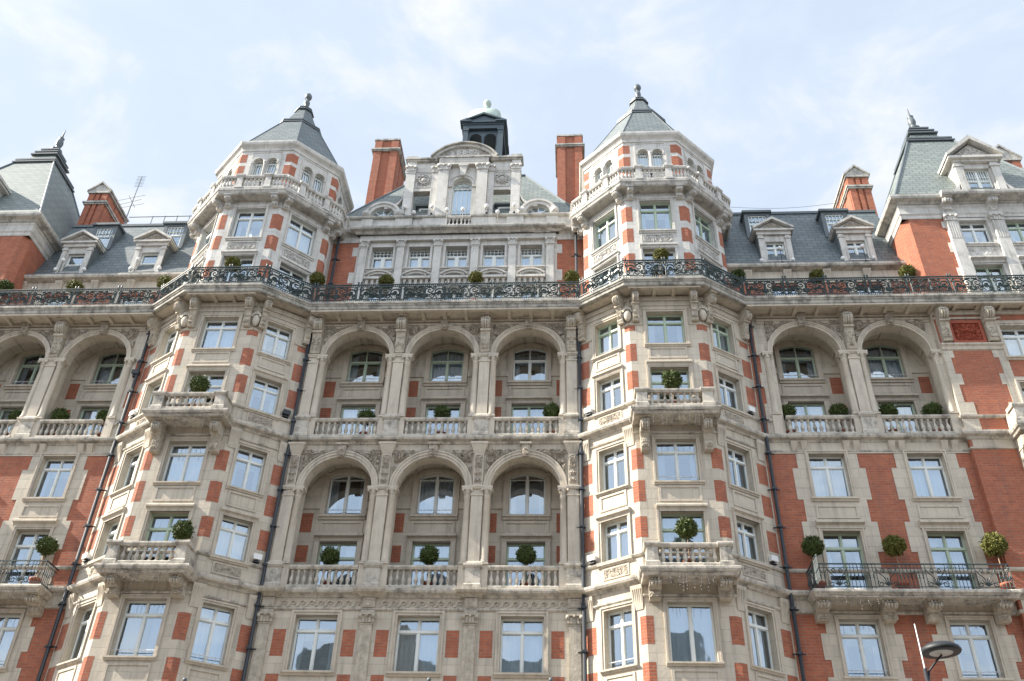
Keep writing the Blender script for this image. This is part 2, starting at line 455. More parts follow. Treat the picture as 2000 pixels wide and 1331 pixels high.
# ---- windows: mesh prototypes -----------------------------------------------------------
def arc_top(w2, h, rise, x):
    if not rise: return h
    rr = (w2 * w2 + rise * rise) / (2 * rise)
    return h - rr + math.sqrt(max(0, rr * rr - x * x))
WCACHE = {}
def window_meshes(style, wd, ht, fm):
    """frame, pane and curtain meshes; local x along, y inward, z up from the sill"""
    key = (style, round(wd, 3), round(ht, 3), fm)
    if key in WCACHE: return WCACHE[key]
    f = MB(); g_ = MB()
    w2 = wd / 2; ft = .058; LF = Fr(0, 0)
    rise = {'arch': .2, 'archplain': .2}.get(style, 0)
    if style == 'round': rise = w2
    def top(x): return arc_top(w2, ht, rise, x)
    hb = ht - rise if rise else ht
    # outer frame
    f.box(LF, -w2, -w2 + ft, -.09, 0, 0, hb)
    f.box(LF, w2 - ft, w2, -.09, 0, 0, hb)
    f.box(LF, -w2 + ft, w2 - ft, -.09, .01, 0, ft)
    n_ = 14
    if rise:
        for i in range(n_):
            a, b = -w2 + wd * i / n_, -w2 + wd * (i + 1) / n_
            f.prism(LF, [(a, top(a)), (b, top(b)), (b, max(hb - .0, top(b) - ft) if style != 'round' else max(hb, top(b) - ft)), (a, max(hb, top(a) - ft))], -.09, 0)
        poly = [(-w2 + .02, .02), (w2 - .02, .02)] + [(w2 - .02 - (wd - .04) * i / n_, top(w2 - .02 - (wd - .04) * i / n_) - .02) for i in range(n_ + 1)]
    else:
        f.box(LF, -w2 + ft, w2 - ft, -.09, .01, ht - ft, ht)
        poly = [(-w2 + .02, .02), (w2 - .02, .02), (w2 - .02, ht - .02), (-w2 + .02, ht - .02)]
    g_.add([(s, .045, z) for s, z in poly], [tuple(range(len(poly)))])
    def mull(x0, x1, z0, z1, d=.012): f.box(LF, x0, x1, -.08, d, z0, z1)
    if style in ('cross', 'arch'):
        tz = ht * (.74 if style == 'cross' else .64)
        mull(-w2 + ft, w2 - ft, tz - .045, tz + .045, .03)
        mull(-.042, .042, ft, tz - .045, .022); mull(-.026, .026, tz + .045, top(0) - ft + .01)
        sashes = [(-w2 + ft, -.042, ft, tz - .045), (.042, w2 - ft, ft, tz - .045)]
        if style == 'cross':
            sashes += [(-w2 + ft, -.032, tz + .045, ht - ft), (.032, w2 - ft, tz + .045, ht - ft)]
    elif style in ('two', 'archplain'):
        mull(-.05, .05, ft, top(0) - ft + .01, .022)
        sashes = [(-w2 + ft, -.05, ft, hb - ft), (.05, w2 - ft, ft, hb - ft)]
    elif style == 'grid':          # broad mullion, glazed bars above the transom
        tz = ht * .68
        mull(-.09, .09, ft, tz, .04); mull(-w2 + ft, w2 - ft, tz - .04, tz + .07, .03)
        for i in range(1, 6): mull(-w2 + wd * i / 6 - .014, -w2 + wd * i / 6 + .014, tz + .07, ht - ft)
        mull(-w2 + ft, w2 - ft, tz + .28 - .014, tz + .28 + .014)
        sashes = [(-w2 + ft, -.09, ft, tz - .04), (.09, w2 - ft, ft, tz - .04)]
    elif style == 'sash':          # box sash
        tz = ht * .5
        mull(-w2 + ft, w2 - ft, tz - .03, tz + .03, .02)
        sashes = [(-w2 + ft, w2 - ft, ft, tz - .03), (-w2 + ft, w2 - ft, tz + .03, ht - ft)]
    elif style == 'sashgrid':
        tz = ht * .58
        mull(-w2 + ft, w2 - ft, tz - .03, tz + .03, .02)
        for i in range(1, 5): mull(-w2 + wd * i / 5 - .013, -w2 + wd * i / 5 + .013, tz + .03, ht - ft)
        mull(-w2 + ft, w2 - ft, tz + .25, tz + .276)
        sashes = [(-w2 + ft, w2 - ft, ft, tz - .03)]
    elif style == 'round':
        mull(-w2 + ft, w2 - ft, hb - .04, hb + .02, .02)
        for i in range(1, 4): mull(-w2 + wd * i / 4 - .012, -w2 + wd * i / 4 + .012, ft, hb - .04)
        for a in (45, 90, 135):
            f.prism(LF, [(math.cos(R(a - 4)) * .1, hb + math.sin(R(a - 4)) * .1), (math.cos(R(a - 2)) * (w2 - .05), hb + math.sin(R(a - 2)) * (w2 - .05)), (math.cos(R(a + 2)) * (w2 - .05), hb + math.sin(R(a + 2)) * (w2 - .05)), (math.cos(R(a + 4)) * .1, hb + math.sin(R(a + 4)) * .1)], -.07, .01)
        sashes = []
    else:
        sashes = []
    for a, b, c, d in sashes:      # casement stiles, a step proud of the frame
        k = .030
        for q in ((a, a + k, c, d), (b - k, b, c, d)): f.box(LF, q[0], q[1], -.06, -.012, q[2], q[3])
        f.box(LF, a + k, b - k, -.06, -.012, c, c + k); f.box(LF, a + k, b - k, -.06, -.012, d - k, d)
    cur = []
    for kind in range(5):
        c_ = MB()
        if kind != 3:
            spans = {0: [(-w2 + .03, w2 - .03)], 1: [(-w2 + .03, -w2 * .22), (w2 * .30, w2 - .03)], 2: [(-w2 + .03, -.03), (.03, w2 - .03)], 4: [(-w2 + .03, -w2 * .55), (w2 * .66, w2 - .03)]}[kind]
            for a, b in spans:
                m_ = max(8, int((b - a) / .035)); P = []
                for i in range(m_ + 1):
                    x = a + (b - a) * i / m_
                    y = .27 + .035 * math.sin(i * 1.35 + kind) + .012 * math.sin(i * .37)
                    tp = max(top(x) - .06, ht * .3)
                    P += [(x, y, .03), (x * (.985 if kind else 1), y * .97, tp)]
                c_.add(P, [(2 * i, 2 * i + 2, 2 * i + 3, 2 * i + 1) for i in range(m_)], True)
        else:                       # blind drawn half down, soft drapes either side
            for a, b in ((-w2 + .03, -w2 * .62), (w2 * .62, w2 - .03)):
                m_ = 8; P = []
                for i in range(m_ + 1):
                    x = a + (b - a) * i / m_; y = .27 + .04 * math.sin(i * 1.5)
                    P += [(x, y, .03), (x * 1.0, y, max(top(x) - .06, ht * .3))]
                c_.add(P, [(2 * i, 2 * i + 2, 2 * i + 3, 2 * i + 1) for i in range(m_)], True)
            c_.add([(-w2 * .62, .33, ht * .62), (w2 * .62, .33, ht * .62), (w2 * .62, .33, ht - rise - .03), (-w2 * .62, .33, ht - rise - .03)], [(0, 1, 2, 3)])
        cur.append(c_.mesh('curtain', M['net' if kind in (0, 2) else 'drape']))
    res = (f.mesh('window', M[fm]), g_.mesh('pane', M['glass']), cur)
    WCACHE[key] = res
    return res
wrnd = random.Random(3)
def window(fr, s, n, z, style, wd, ht, fm='frame', cur=None, parent=None, name='window', rail=False):
    me, pm, cm = window_meshes(style, wd, ht, fm)
    par = parent or hotel
    loc = fr.p(s, n, z)
    o = link(name, me, par, loc, fr.ang)
    if par is hotel or name == 'window':
        PARENT_INV[o.name] = (Matrix.Translation(loc) @ Matrix.Rotation(fr.ang, 4, 'Z')).inverted()
        pp = link('pane', pm, o, (0, 0, 0), wrnd.uniform(-.012, .012), True)
        pp.rotation_euler.x = wrnd.uniform(-.012, .012)
        k = wrnd.choice((0, 0, 1, 1, 2, 3, 3, 4, 4)) if cur is None else cur
        link('curtain', cm[k], o, (0, 0, 0), 0, True)
        if rail: link('safety_bar', rail_mesh(wd), o, (0, 0, 0), 0, True)
    else:
        pp = link('pane', pm, par, loc, fr.ang)
        link('curtain', cm[0 if cur is None else cur], par, loc, fr.ang)
    return o
RC = {}
def rail_mesh(wd):
    k = round(wd, 2)
    if k not in RC:
        m_ = MB(); m_.tube([(-wd / 2 - .06, -.13, .28), (wd / 2 + .06, -.13, .28)], .018); RC[k] = m_.mesh('safety_bar', M['palemetal'])
    return RC[k]

def bracket(fr, s, wd, z0, z1, pr, n=0., parent=None, m='bracketstone'):
    b_ = MB(); console(b_, fr, s, wd, z0, z1, pr, n); return obj('bracket', b_, m, parent or hotel)
# ---- shared stone details -----------------------------------------------------------------
def architrave(mb, fr, s0, s1, z0, z1, wd=.16, n=.0, pr=.05, sill=True):
    """moulded surround of an opening: two stepped fascias"""
    for k, (a, b) in enumerate(((0, wd * .55), (wd * .55, wd))):
        q = n + pr * (.6 + .7 * k)
        mb.box(fr, s0 - b, s0 - a, n - .02, q, z0, z1 + a)
        mb.box(fr, s1 + a, s1 + b, n - .02, q, z0, z1 + a)
        mb.box(fr, s0 - b, s1 + b, n - .02, q + .001, z1 + a, z1 + b)
def sill(mb, fr, s0, s1, z, n=0., h=.14, pr=.14):
    mb.profile(fr, s0, s1, [(n - .25, z), (n + pr, z), (n + pr, z - h * .45), (n + pr * .6, z - h * .55), (n + pr * .4, z - h), (n - .02, z - h)])
def hood(mb, fr, s0, s1, z, n=0., h=.28, pr=.2):
    mb.profile(fr, s0, s1, [(n - .02, z), (n + .05, z), (n + .07, z + h * .35), (n + pr * .6, z + h * .5), (n + pr, z + h * .6), (n + pr, z + h * .85), (n + pr * .8, z + h), (n - .02, z + h + .03)])
def panel(mb, fr, s0, s1, z0, z1, n=0., wd=.07, pr=.04):
    mb.box(fr, s0, s1, n - .01, n + pr, z0, z0 + wd); mb.box(fr, s0, s1, n - .01, n + pr, z1 - wd, z1)
    mb.box(fr, s0, s0 + wd, n - .01, n + pr, z0 + wd, z1 - wd); mb.box(fr, s1 - wd, s1, n - .01, n + pr, z0 + wd, z1 - wd)
BALPROF = [(.075, 0), (.075, .05), (.045, .07), (.055, .10), (.085, .20), (.088, .27), (.06, .36), (.038, .46), (.036, .52), (.055, .55), (.055, .58), (.075, .60), (.075, .66)]
def balustrade(mb, fr, s0, s1, z0, n, h=.9, sp=.235, piers=()):
    """plinth, turned balusters and coping"""
    mb.profile(fr, s0, s1, [(n - .14, z0), (n + .15, z0), (n + .15, z0 + .09), (n + .10, z0 + .13), (n - .10, z0 + .13), (n - .14, z0 + .09)])
    mb.profile(fr, s0, s1, [(n - .10, z0 + h - .17), (n + .11, z0 + h - .17), (n + .16, z0 + h - .09), (n + .16, z0 + h - .03), (n + .12, z0 + h), (n - .12, z0 + h), (n - .15, z0 + h - .05)])
    k = max(1, int(round((s1 - s0) / sp))); sc_ = (h - .30) / .66
    for i in range(k):
        x, y, _ = fr.p(s0 + (s1 - s0) * (i + .5) / k, n, 0)
        mb.lathe(x, y, [(r, z0 + .13 + z * sc_) for r, z in BALPROF], 8)
def pedestal(mb, fr, s0, s1, n0, n1, z0, z1):
    mb.box(fr, s0 - .05, s1 + .05, n0, n1 + .05, z0, z0 + .14)
    mb.taper(fr, s0 - .04, s1 + .04, n0, n1 + .04, z0 + .14, s0, s1, n0, n1, z0 + .2)
    mb.box(fr, s0, s1, n0, n1, z0 + .2, z1 - .17)
    mb.profile(fr, s0 - .07, s1 + .07, [(n0, z1 - .17), (n1 + .02, z1 - .17), (n1 + .09, z1 - .09), (n1 + .09, z1 - .02), (n1 + .05, z1 + .012), (n0, z1 + .012)])
def console(mb, fr, s, wd, z0, z1, pr, n=0.):
    """S-scroll bracket: volute on top, tapering carved tail"""
    h = z1 - z0
    vr = h * .17
    cz0 = z1 - .05 - vr
    w2 = wd / 2
    pts = [(n - .02, cz0 - vr), (n - .02, z1), (n + pr, z1)]
    for a in range(80, -91, -17):
        pts.append((n + pr - vr + vr * math.cos(R(a)), cz0 + vr * math.sin(R(a))))
    mb.profile(fr, s - w2, s + w2, pts)
    zt = cz0 - vr + .015
    mb.profile(fr, s - w2 + .004, s + w2 - .004, [(n - .02, zt), (n + pr - vr, zt), (n + pr * .62, z1 - h * .40), (n + pr * .44, z1 - h * .58), (n + pr * .44, z0 + h * .08), (n + pr * .36, z0), (n - .02, z0)])
    mb.box(fr, s - w2 - .04, s + w2 + .04, n - .02, n + pr + .04, z1, z1 + .07)
    for dx in (-w2 * .5, 0, w2 * .5):             # rolls on the volute, beads down the tail
        rp = []
        for a in range(80, -100, -20):
            rp.append(fr.p(s + dx, n + pr - vr + (vr + .015) * math.cos(R(a)), z1 - .05 - vr + (vr + .015) * math.sin(R(a))))
        mb.tube(rp, w2 * .22, 6)
    mb.box(fr, s - w2 - .02, s + w2 + .02, n, n + pr * .70, z1 - h * .44, z1 - h * .38)
    mb.carve(fr, s - w2 * .85, s + w2 * .85, z0 + h * .08, z1 - h * .56, n + pr * .45, .075, step=.03, seed=int(s * 10))
    for sd in (-1, 1):                            # eye of the volute
        x = s + sd * (w2 + .012)
        P = [fr.p(x, n + pr - vr + vr * .55 * math.cos(R(a)), z1 - .05 - vr + vr * .55 * math.sin(R(a))) for a in range(0, 360, 30)]
        mb.add(P, [tuple(range(len(P)))])
def capital(mb, x, y, z0, z1, r):
    """leafy capital"""
    h = z1 - z0
    mb.lathe(x, y, [(r, z0), (r * 1.15, z0 + .02), (r * 1.15, z0 + .06), (r * 1.0, z0 + .07), (r * 1.1, z0 + h * .5), (r * 1.55, z0 + h * .82), (r * 1.3, z0 + h * .84)], 12)
    mb.box(F0, x - r * 1.55, x + r * 1.55, -y - r * 1.55, -y + r * 1.55, z0 + h * .84, z1)
    for tier, (hz, ro) in enumerate(((.15, 1.25), (.45, 1.45))):
        for i in range(8):
            a = 2 * math.pi * (i + .5 * tier) / 8
            c, s_ = math.cos(a), math.sin(a)
            b0, b1 = z0 + h * hz, z0 + h * (hz + .38)
            P = []
            for zz, rr, ww in ((b0, 1.02, .28), ((b0 + b1) / 2, 1.15, .26), (b1, ro + .15, .18), (b1 - .035, ro + .28, .08)):
                for e in (-1, 1):
                    P.append((x + r * (rr * c - e * ww * s_), y + r * (rr * s_ + e * ww * c), zz))
            mb.add(P, [(0, 1, 3, 2), (2, 3, 5, 4), (4, 5, 7, 6)])
    for sx in (-1, 1):
        mb.tube([(x + sx * r * 1.35, y - r * 1.5 + .02, z0 + h * .74), (x + sx * r * 1.35, y - r * 1.5 - .05, z0 + h * .74)], r * .34, 8)
def pilcap(mb, fr, s, w2, n, z0, z1):
    """leafy pilaster capital with volutes"""
    h = z1 - z0
    mb.taper(fr, s - w2, s + w2, -.02, n, z0, s - w2 * 1.12, s + w2 * 1.12, -.02, n + .05, z1 - h * .2)
    mb.box(fr, s - w2 * 1.38, s + w2 * 1.38, -.02, n + .10, z1 - h * .18, z1)
    for i in range(5):
        x = s + w2 * (-1 + .5 * i)
        mb.prism(fr, [(x - w2 * .22, z0 + .02), (x + w2 * .22, z0 + .02), (x + w2 * .16, z0 + h * .55), (x, z0 + h * .66), (x - w2 * .16, z0 + h * .55)], n - .01, n + .045 + .02 * (i % 2))
    for sx in (-1, 1):
        P = [fr.p(s + sx * w2 * 1.05, n - .02, z1 - h * .33), fr.p(s + sx * w2 * 1.05, n + .13, z1 - h * .33)]
        mb.tube(P, w2 * .32, 9)
    mb.tube([fr.p(s, n, z1 - h * .25), fr.p(s, n + .13, z1 - h * .25)], w2 * .2, 8)

STONE, TRIM, LEDGE = 'stone', 'trim', 'ledge'
# ---- plan -----------------------------------------------------------------------------------
BF = 32.45                                   # bay fronts
BX0, BX1, BX2, BX3 = .36, 2.57, 5.71, 7.92   # right bay plan
PAVX = 16.08
right_path = [(BX0, 34), (BX1, BF), (BX2, BF), (BX3, 34), (PAVX, 34), (PAVX, 33.75), (26, 33.75)]
left_path = [(mir(x), y) for x, y in reversed(right_path)]
wall_path = left_path + right_path
CF = Fr(0, 34)                               # centre / wings front plane
BL = math.hypot(BX1 - BX0, 34 - BF)          # length of a canted face
BANG = math.degrees(math.atan2(34 - BF, BX1 - BX0))

# ---- storey bands running right across -------------------------------------------------------
mb = MB()
mb.sweep(wall_path, [(0, 14.66), (.06, 14.68), (.10, 14.76), (.26, 14.80), (.30, 14.88), (.30, 14.96), (.24, 14.99), (0, 15.02)])
mb.sweep(wall_path, [(0, 14.16), (.05, 14.18), (.08, 14.22), (.08, 14.27), (0, 14.29)])
obj('cornice', mb, LEDGE, hotel)
mb = MB()
mb.sweep(wall_path, [(0, 21.36), (.06, 21.38), (.10, 21.46), (.26, 21.50), (.30, 21.58), (.30, 21.66), (.24, 21.69), (0, 21.72)])
mb.sweep(wall_path, [(0, 20.92), (.05, 20.94), (.07, 21.0), (0, 21.02)])
obj('cornice', mb, LEDGE, hotel)
# parapet copings of the bays and wings
for zc in (15.74, 22.36):
    mb = MB()
    for path in ([(BX0, 34), (BX1, BF), (BX2, BF), (BX3, 34), (PAVX, 34), (PAVX, 33.75), (26, 33.75)], [(-37.5, 33.75), (mir(PAVX), 33.75), (mir(PAVX), 34), (mir(BX3), 34), (mir(BX2), BF), (mir(BX1), BF), (mir(BX0), 34)]):
        if zc > 20:
            # wing arcade openings interrupt the coping between bay and pavilion
            cut = [path[:4], path[4:]] if path[0][0] > -30 else [path[:3], path[3:]]
            cut = [[(BX0, 34), (BX1, BF), (BX2, BF), (BX3, 34), (8.62, 34)], [(15.95, 34), (PAVX, 34), (PAVX, 33.75), (26, 33.75)]] if path[0][0] > -30 else [[(-37.5, 33.75), (mir(PAVX), 33.75), (mir(PAVX), 34), (mir(15.95), 34)], [(mir(8.62), 34), (mir(BX3), 34), (mir(BX2), BF), (mir(BX1), BF), (mir(BX0), 34)]]
        else:
            cut = [path]
        for c_ in cut:
            mb.sweep(c_, [(0, zc), (.06, zc + .02), (.10, zc + .08), (.10, zc + .13), (0, zc + .17)])
    obj('string_course', mb, LEDGE, hotel)

# ---- main balcony slab ------------------------------------------------------------------------
slab_r = [(.46, 33.08), (2.37, 31.65), (5.86, 31.65), (7.86, 33.08), (26, 33.08)]
slab_path = [(mir(x), y) for x, y in reversed(slab_r)] + slab_r
mb = MB()
mb.sweep(slab_path, [(-.22, 28.0), (-.04, 28.0), (0, 28.03), (.0, 28.16), (.05, 28.20), (.05, 28.24), (.10, 28.28), (.10, 28.37), (.05, 28.42), (-.3, 28.45)])
bal = obj('balcony', mb, 'slabedge', hotel)
mb = MB()
back = [(26, 36.4), (-37.5, 36.4)]
inner = [(x, y + .02) for x, y in slab_path]
mb.add([(x, y + .1, 28.44) for x, y in slab_path] + [(x, y, 28.44) for x, y in back], [tuple(range(len(slab_path) + 2))])
mb.add([(x, y + .1, 28.03) for x, y in slab_path] + [(x, y, 28.03) for x, y in back], [tuple(range(len(slab_path) + 2))])
# coffer ribs of the soffit
for (xa, xb) in ((-11.7, .2), (8.1, 25), (-36.5, -19.6)):
    k = int((xb - xa) / .97)
    for i in range(k + 1):
        x = xa + (xb - xa) * i / k
        mb.box(F0, x - .08, x + .08, -34.02, -33.16, 27.90, 28.02)
    mb.box(F0, xa - .2, xb + .2, -33.30, -33.12, 27.92, 28.02); mb.box(F0, xa - .2, xb + .2, -34.02, -33.86, 27.92, 28.02)
for sx in (0, 1):
    for k in range(4):
        x = BX1 + .3 + (BX2 - BX1 - .6) * k / 3
        xx = mir(x) if sx else x
        mb.box(F0, xx - .08, xx + .08, -BF - .02, -31.75, 27.92, 28.02)
    a, b = BX1, BX2
    if sx: a, b = mir(BX2), mir(BX1)
    mb.box(F0, a, b, -31.9, -31.74, 27.93, 28.02)
obj('soffit', mb, TRIM, bal)

# ---- bays -------------------------------------------------------------------------------------
ZB = {'A': (11.93, 13.83), 'B': (15.85, 17.36), 'C': (18.84, 20.52), 'D': (22.50, 24.0), 'E': (25.40, 26.97)}
ZF = dict(ZB); ZF['B'] = (15.0, 17.36); ZF['D'] = (21.74, 24.0)
def bay(sx):
    if sx == 0:
        faces = [Fr(BX0, 34, -BANG), Fr(BX1, BF, 0), Fr(BX2, BF, BANG)]
    else:
        faces = [Fr(mir(BX3), 34, -BANG), Fr(mir(BX2), BF, 0), Fr(mir(BX1), BF, BANG)]
    lens = [BL, BX2 - BX1, BL]
    st = MB(); tr_ = MB(); bk = MB(); cv = MB()
    for i, (fr, ln) in enumerate(zip(faces, lens)):
        c = (ln - 1.17) if i == 0 else (1.57 if i == 1 else 1.17)
        hw = .80 if i == 1 else .60
        Z = ZF if i == 1 else ZB
        ops = [(c - hw, c + hw, Z[k][0] - (.0 if i == 1 and k in 'BD' else .06), Z[k][1] + .16) for k in 'ABCDE']
        ops[0] = (c - hw, c + hw, 11.88, 14.0)
        st.wall(fr, 0, ln, 0, 27.97, ops, 0, .30)
        for k in 'ABCDE':
            z0, z1 = Z[k]
            if k == 'A': z1 = 13.84
            top = z1 + .16 if k != 'A' else 14.0
            fm = 'framegreen' if (k in 'DE' and sx == 0 and not (k == 'D' and i != 1)) or (k == 'B' and i == 1) else 'frame'
            style = 'two' if (k == 'A' and sx == 0 and i == 1) else 'cross'
            wo = window(fr, c, -.26, z0 - (0 if i == 1 and k in 'BD' else .06), style, 2 * hw + .04, top - z0 + (.06 if not (i == 1 and k in 'BD') else 0) + .02, fm, rail=(k in 'CEA' and wrnd.random() < .5))
            sm = MB()
            architrave(sm, fr, c - hw, c + hw, z0 - .06 if not (i == 1 and k in 'BD') else z0 + .9, top, .15)
            if k in 'ACE' or i != 1: sill(sm, fr, c - hw - .17, c + hw + .17, z0 - .06, 0, .13, .13)
            if k == 'B': hood(sm, fr, c - hw - .16, c + hw + .16, 17.52, 0, .28, .17)
            if k == 'D': hood(sm, fr, c - hw - .16, c + hw + .16, 24.2, 0, .26, .15)
            obj('surround', sm, TRIM, wo)
        # panels between the paired storeys
        for (za, zb_) in ((17.95, 18.62), (24.62, 25.2)):
            panel(tr_, fr, c - hw - .02, c + hw + .02, za, zb_, 0, .09, .035)
        panel(tr_, fr, c - hw - .02, c + hw + .02, 10.6, 11.65, 0, .09, .035)
        # carved panels in the parapet bands of the canted faces
        if i != 1:
            for zc in (15.18, 21.84):
                cv.carve(fr, c - .52, c + .52, zc + .04, zc + .38, .012, .05, seed=i + int(zc))
                panel(tr_, fr, c - .58, c + .58, zc - .02, zc + .44, 0, .06, .03)
        # red brick blocks, wrapping the front corners
        zs = [(9.2, 10.2), (10.85, 11.88), (12.5, 13.5), (16.48, 17.33), (17.95, 18.85), (19.36, 20.27), (23.1, 24.0), (24.5, 25.4), (26.1, 26.38)]
        if i != 1: zs = [(a + (0), b) for a, b in zs]
        for a, b in zs:
            if i == 1:
                bk.box(fr, -.004, .25, -.03, .004, a, b); bk.box(fr, ln - .25, ln + .004, -.03, .004, a, b)
            else:
                near, far = ((ln - .25, ln + .002), (.08, .58)) if i == 0 else ((-.002, .25), (ln - .58, ln - .08))
                bk.box(fr, near[0], near[1], -.03, .0045, a, b)
                bk.box(fr, far[0], far[1], -.03, .0045, a, b)
        # fluted pilaster caps under the cornices
        for zc in (20.45, 13.75):
            for s in ((.28, ln - .28) if i != 1 else ()):
                tr_.taper(fr, s - .19, s + .19, -.02, .03, zc, s - .24, s + .24, -.02, .16, zc + .88 - (.0 if zc > 20 else 0))
                for q in range(5):
                    x = s - .16 + .08 * q
                    tr_.taper(fr, x - .012, x + .012, 0, .05, zc + .15, x - .016, x + .016, 0, .175, zc + .75)
        # string under the great consoles, frieze bands above the top windows
        tr_.sweep([fr.p(0, 0, 0)[:2], fr.p(c - hw - .2, 0, 0)[:2]], [(0, 26.38), (.05, 26.40), (.07, 26.46), (0, 26.5)])
        tr_.sweep([fr.p(c + hw + .2, 0, 0)[:2], fr.p(ln, 0, 0)[:2]], [(0, 26.38), (.05, 26.40), (.07, 26.46), (0, 26.5)])
        tr_.box(fr, .05, ln - .05, -.02, .04, 27.45, 27.55); tr_.box(fr, .05, ln - .05, -.02, .07, 27.72, 27.95)
        for s in ((.30, ln - .30) if i != 0 else (.32, ln - .30)):
            bracket(fr, s, .28, 26.5, 27.93, .62)
    o = obj('bay_window', st, STONE, hotel)
    obj('mouldings', tr_, TRIM, o); obj('brick_blocks', bk, 'brick', o); obj('carved_panels', cv, 'carved', o)
    # shields on the corners
    for e in (0, 1):
        sh = MB()
        x = (BX1, BX2)[e] if sx == 0 else (mir(BX2), mir(BX1))[e]
        sgn = -1 if e == 0 else 1
        y = BF - .10; x += sgn * .06
        P = []; 
        for j in range(9):
            a = -90 + 180 * j / 8
            for q in range(12):
                b = 2 * math.pi * q / 12
                P.append((x + .17 * math.cos(R(a)) * math.cos(b), y + .14 * math.cos(R(a)) * math.sin(b), 26.86 + .27 * math.sin(R(a)) * (1 if a > 0 else 1.15)))
        sh.add(P, [(j * 12 + q, j * 12 + (q + 1) % 12, (j + 1) * 12 + (q + 1) % 12, (j + 1) * 12 + q) for j in range(8) for q in range(12)], True)
        for q in range(7):
            a = R(20 + 23.3 * q)
            sh.tube([(x + .17 * math.cos(a), y - .05, 26.95 + .22 * math.sin(a)), (x + .23 * math.cos(a), y - .08, 27.0 + .30 * math.sin(a))], .045, 6)
        obj('shield', sh, TRIM, o)
    # the two stone balconies of the front
    fr = faces[1]
    for z, zs_, tall in ((21.30, 22.44, True), (14.62, 15.82, False)):
        b_ = MB(); c_ = 1.57
        x0, x1 = fr.p(0, 0, 0)[0] - .12, fr.p(3.14, 0, 0)[0] + .12
        pth = [(x0 - .0, BF - .02), (x0 + .02, BF - 1.0), (x1 - .02, BF - 1.0), (x1, BF - .02)]
        b_.sweep(pth, [(-.12, z), (-.02, z), (.02, z + .08), (.08, z + .12), (.12, z + .2), (.12, z + .27), (.06, z + .31), (-.3, z + .33)], caps=True)
        b_.box(F0, x0 + .05, x1 - .05, -BF, -(BF - .95), z + .02, z + .30)
        bo = obj('balcony', b_, LEDGE, hotel)
        q = MB()
        top = zs_ + .02
        pedestal(q, fr, .06, .48, .45, 1.0, z + .33, top); pedestal(q, fr, 2.66, 3.08, .45, 1.0, z + .33, top)
        # solid returns
        q.box(fr, .10, .34, -.02, .46, z + .33, top - .1); q.box(fr, 2.80, 3.04, -.02, .46, z + .33, top - .1)
        q.profile(Fr(*fr.p(.22, 0, 0)[:2], 90 + math.degrees(fr.ang)), -.46, .03, [(-.16, top - .1), (.16, top - .1), (.16, top - .02), (-.16, top - .02)])
        q.profile(Fr(*fr.p(2.92, 0, 0)[:2], 90 + math.degrees(fr.ang)), -.46, .03, [(-.16, top - .1), (.16, top - .1), (.16, top - .02), (-.16, top - .02)])
        balustrade(q, fr, .53, 2.61, z + .33, .86, top - z - .33 - .01, .25)
        obj('balustrade', q, LEDGE, bo)
        for s in (.34, 2.80):
            if tall: bracket(fr, s, .34, 20.05, 21.27, .80, 0, bo)
            else: bracket(fr, s, .42, 14.0, 14.60, .82, 0, bo)
bay(0); bay(1)

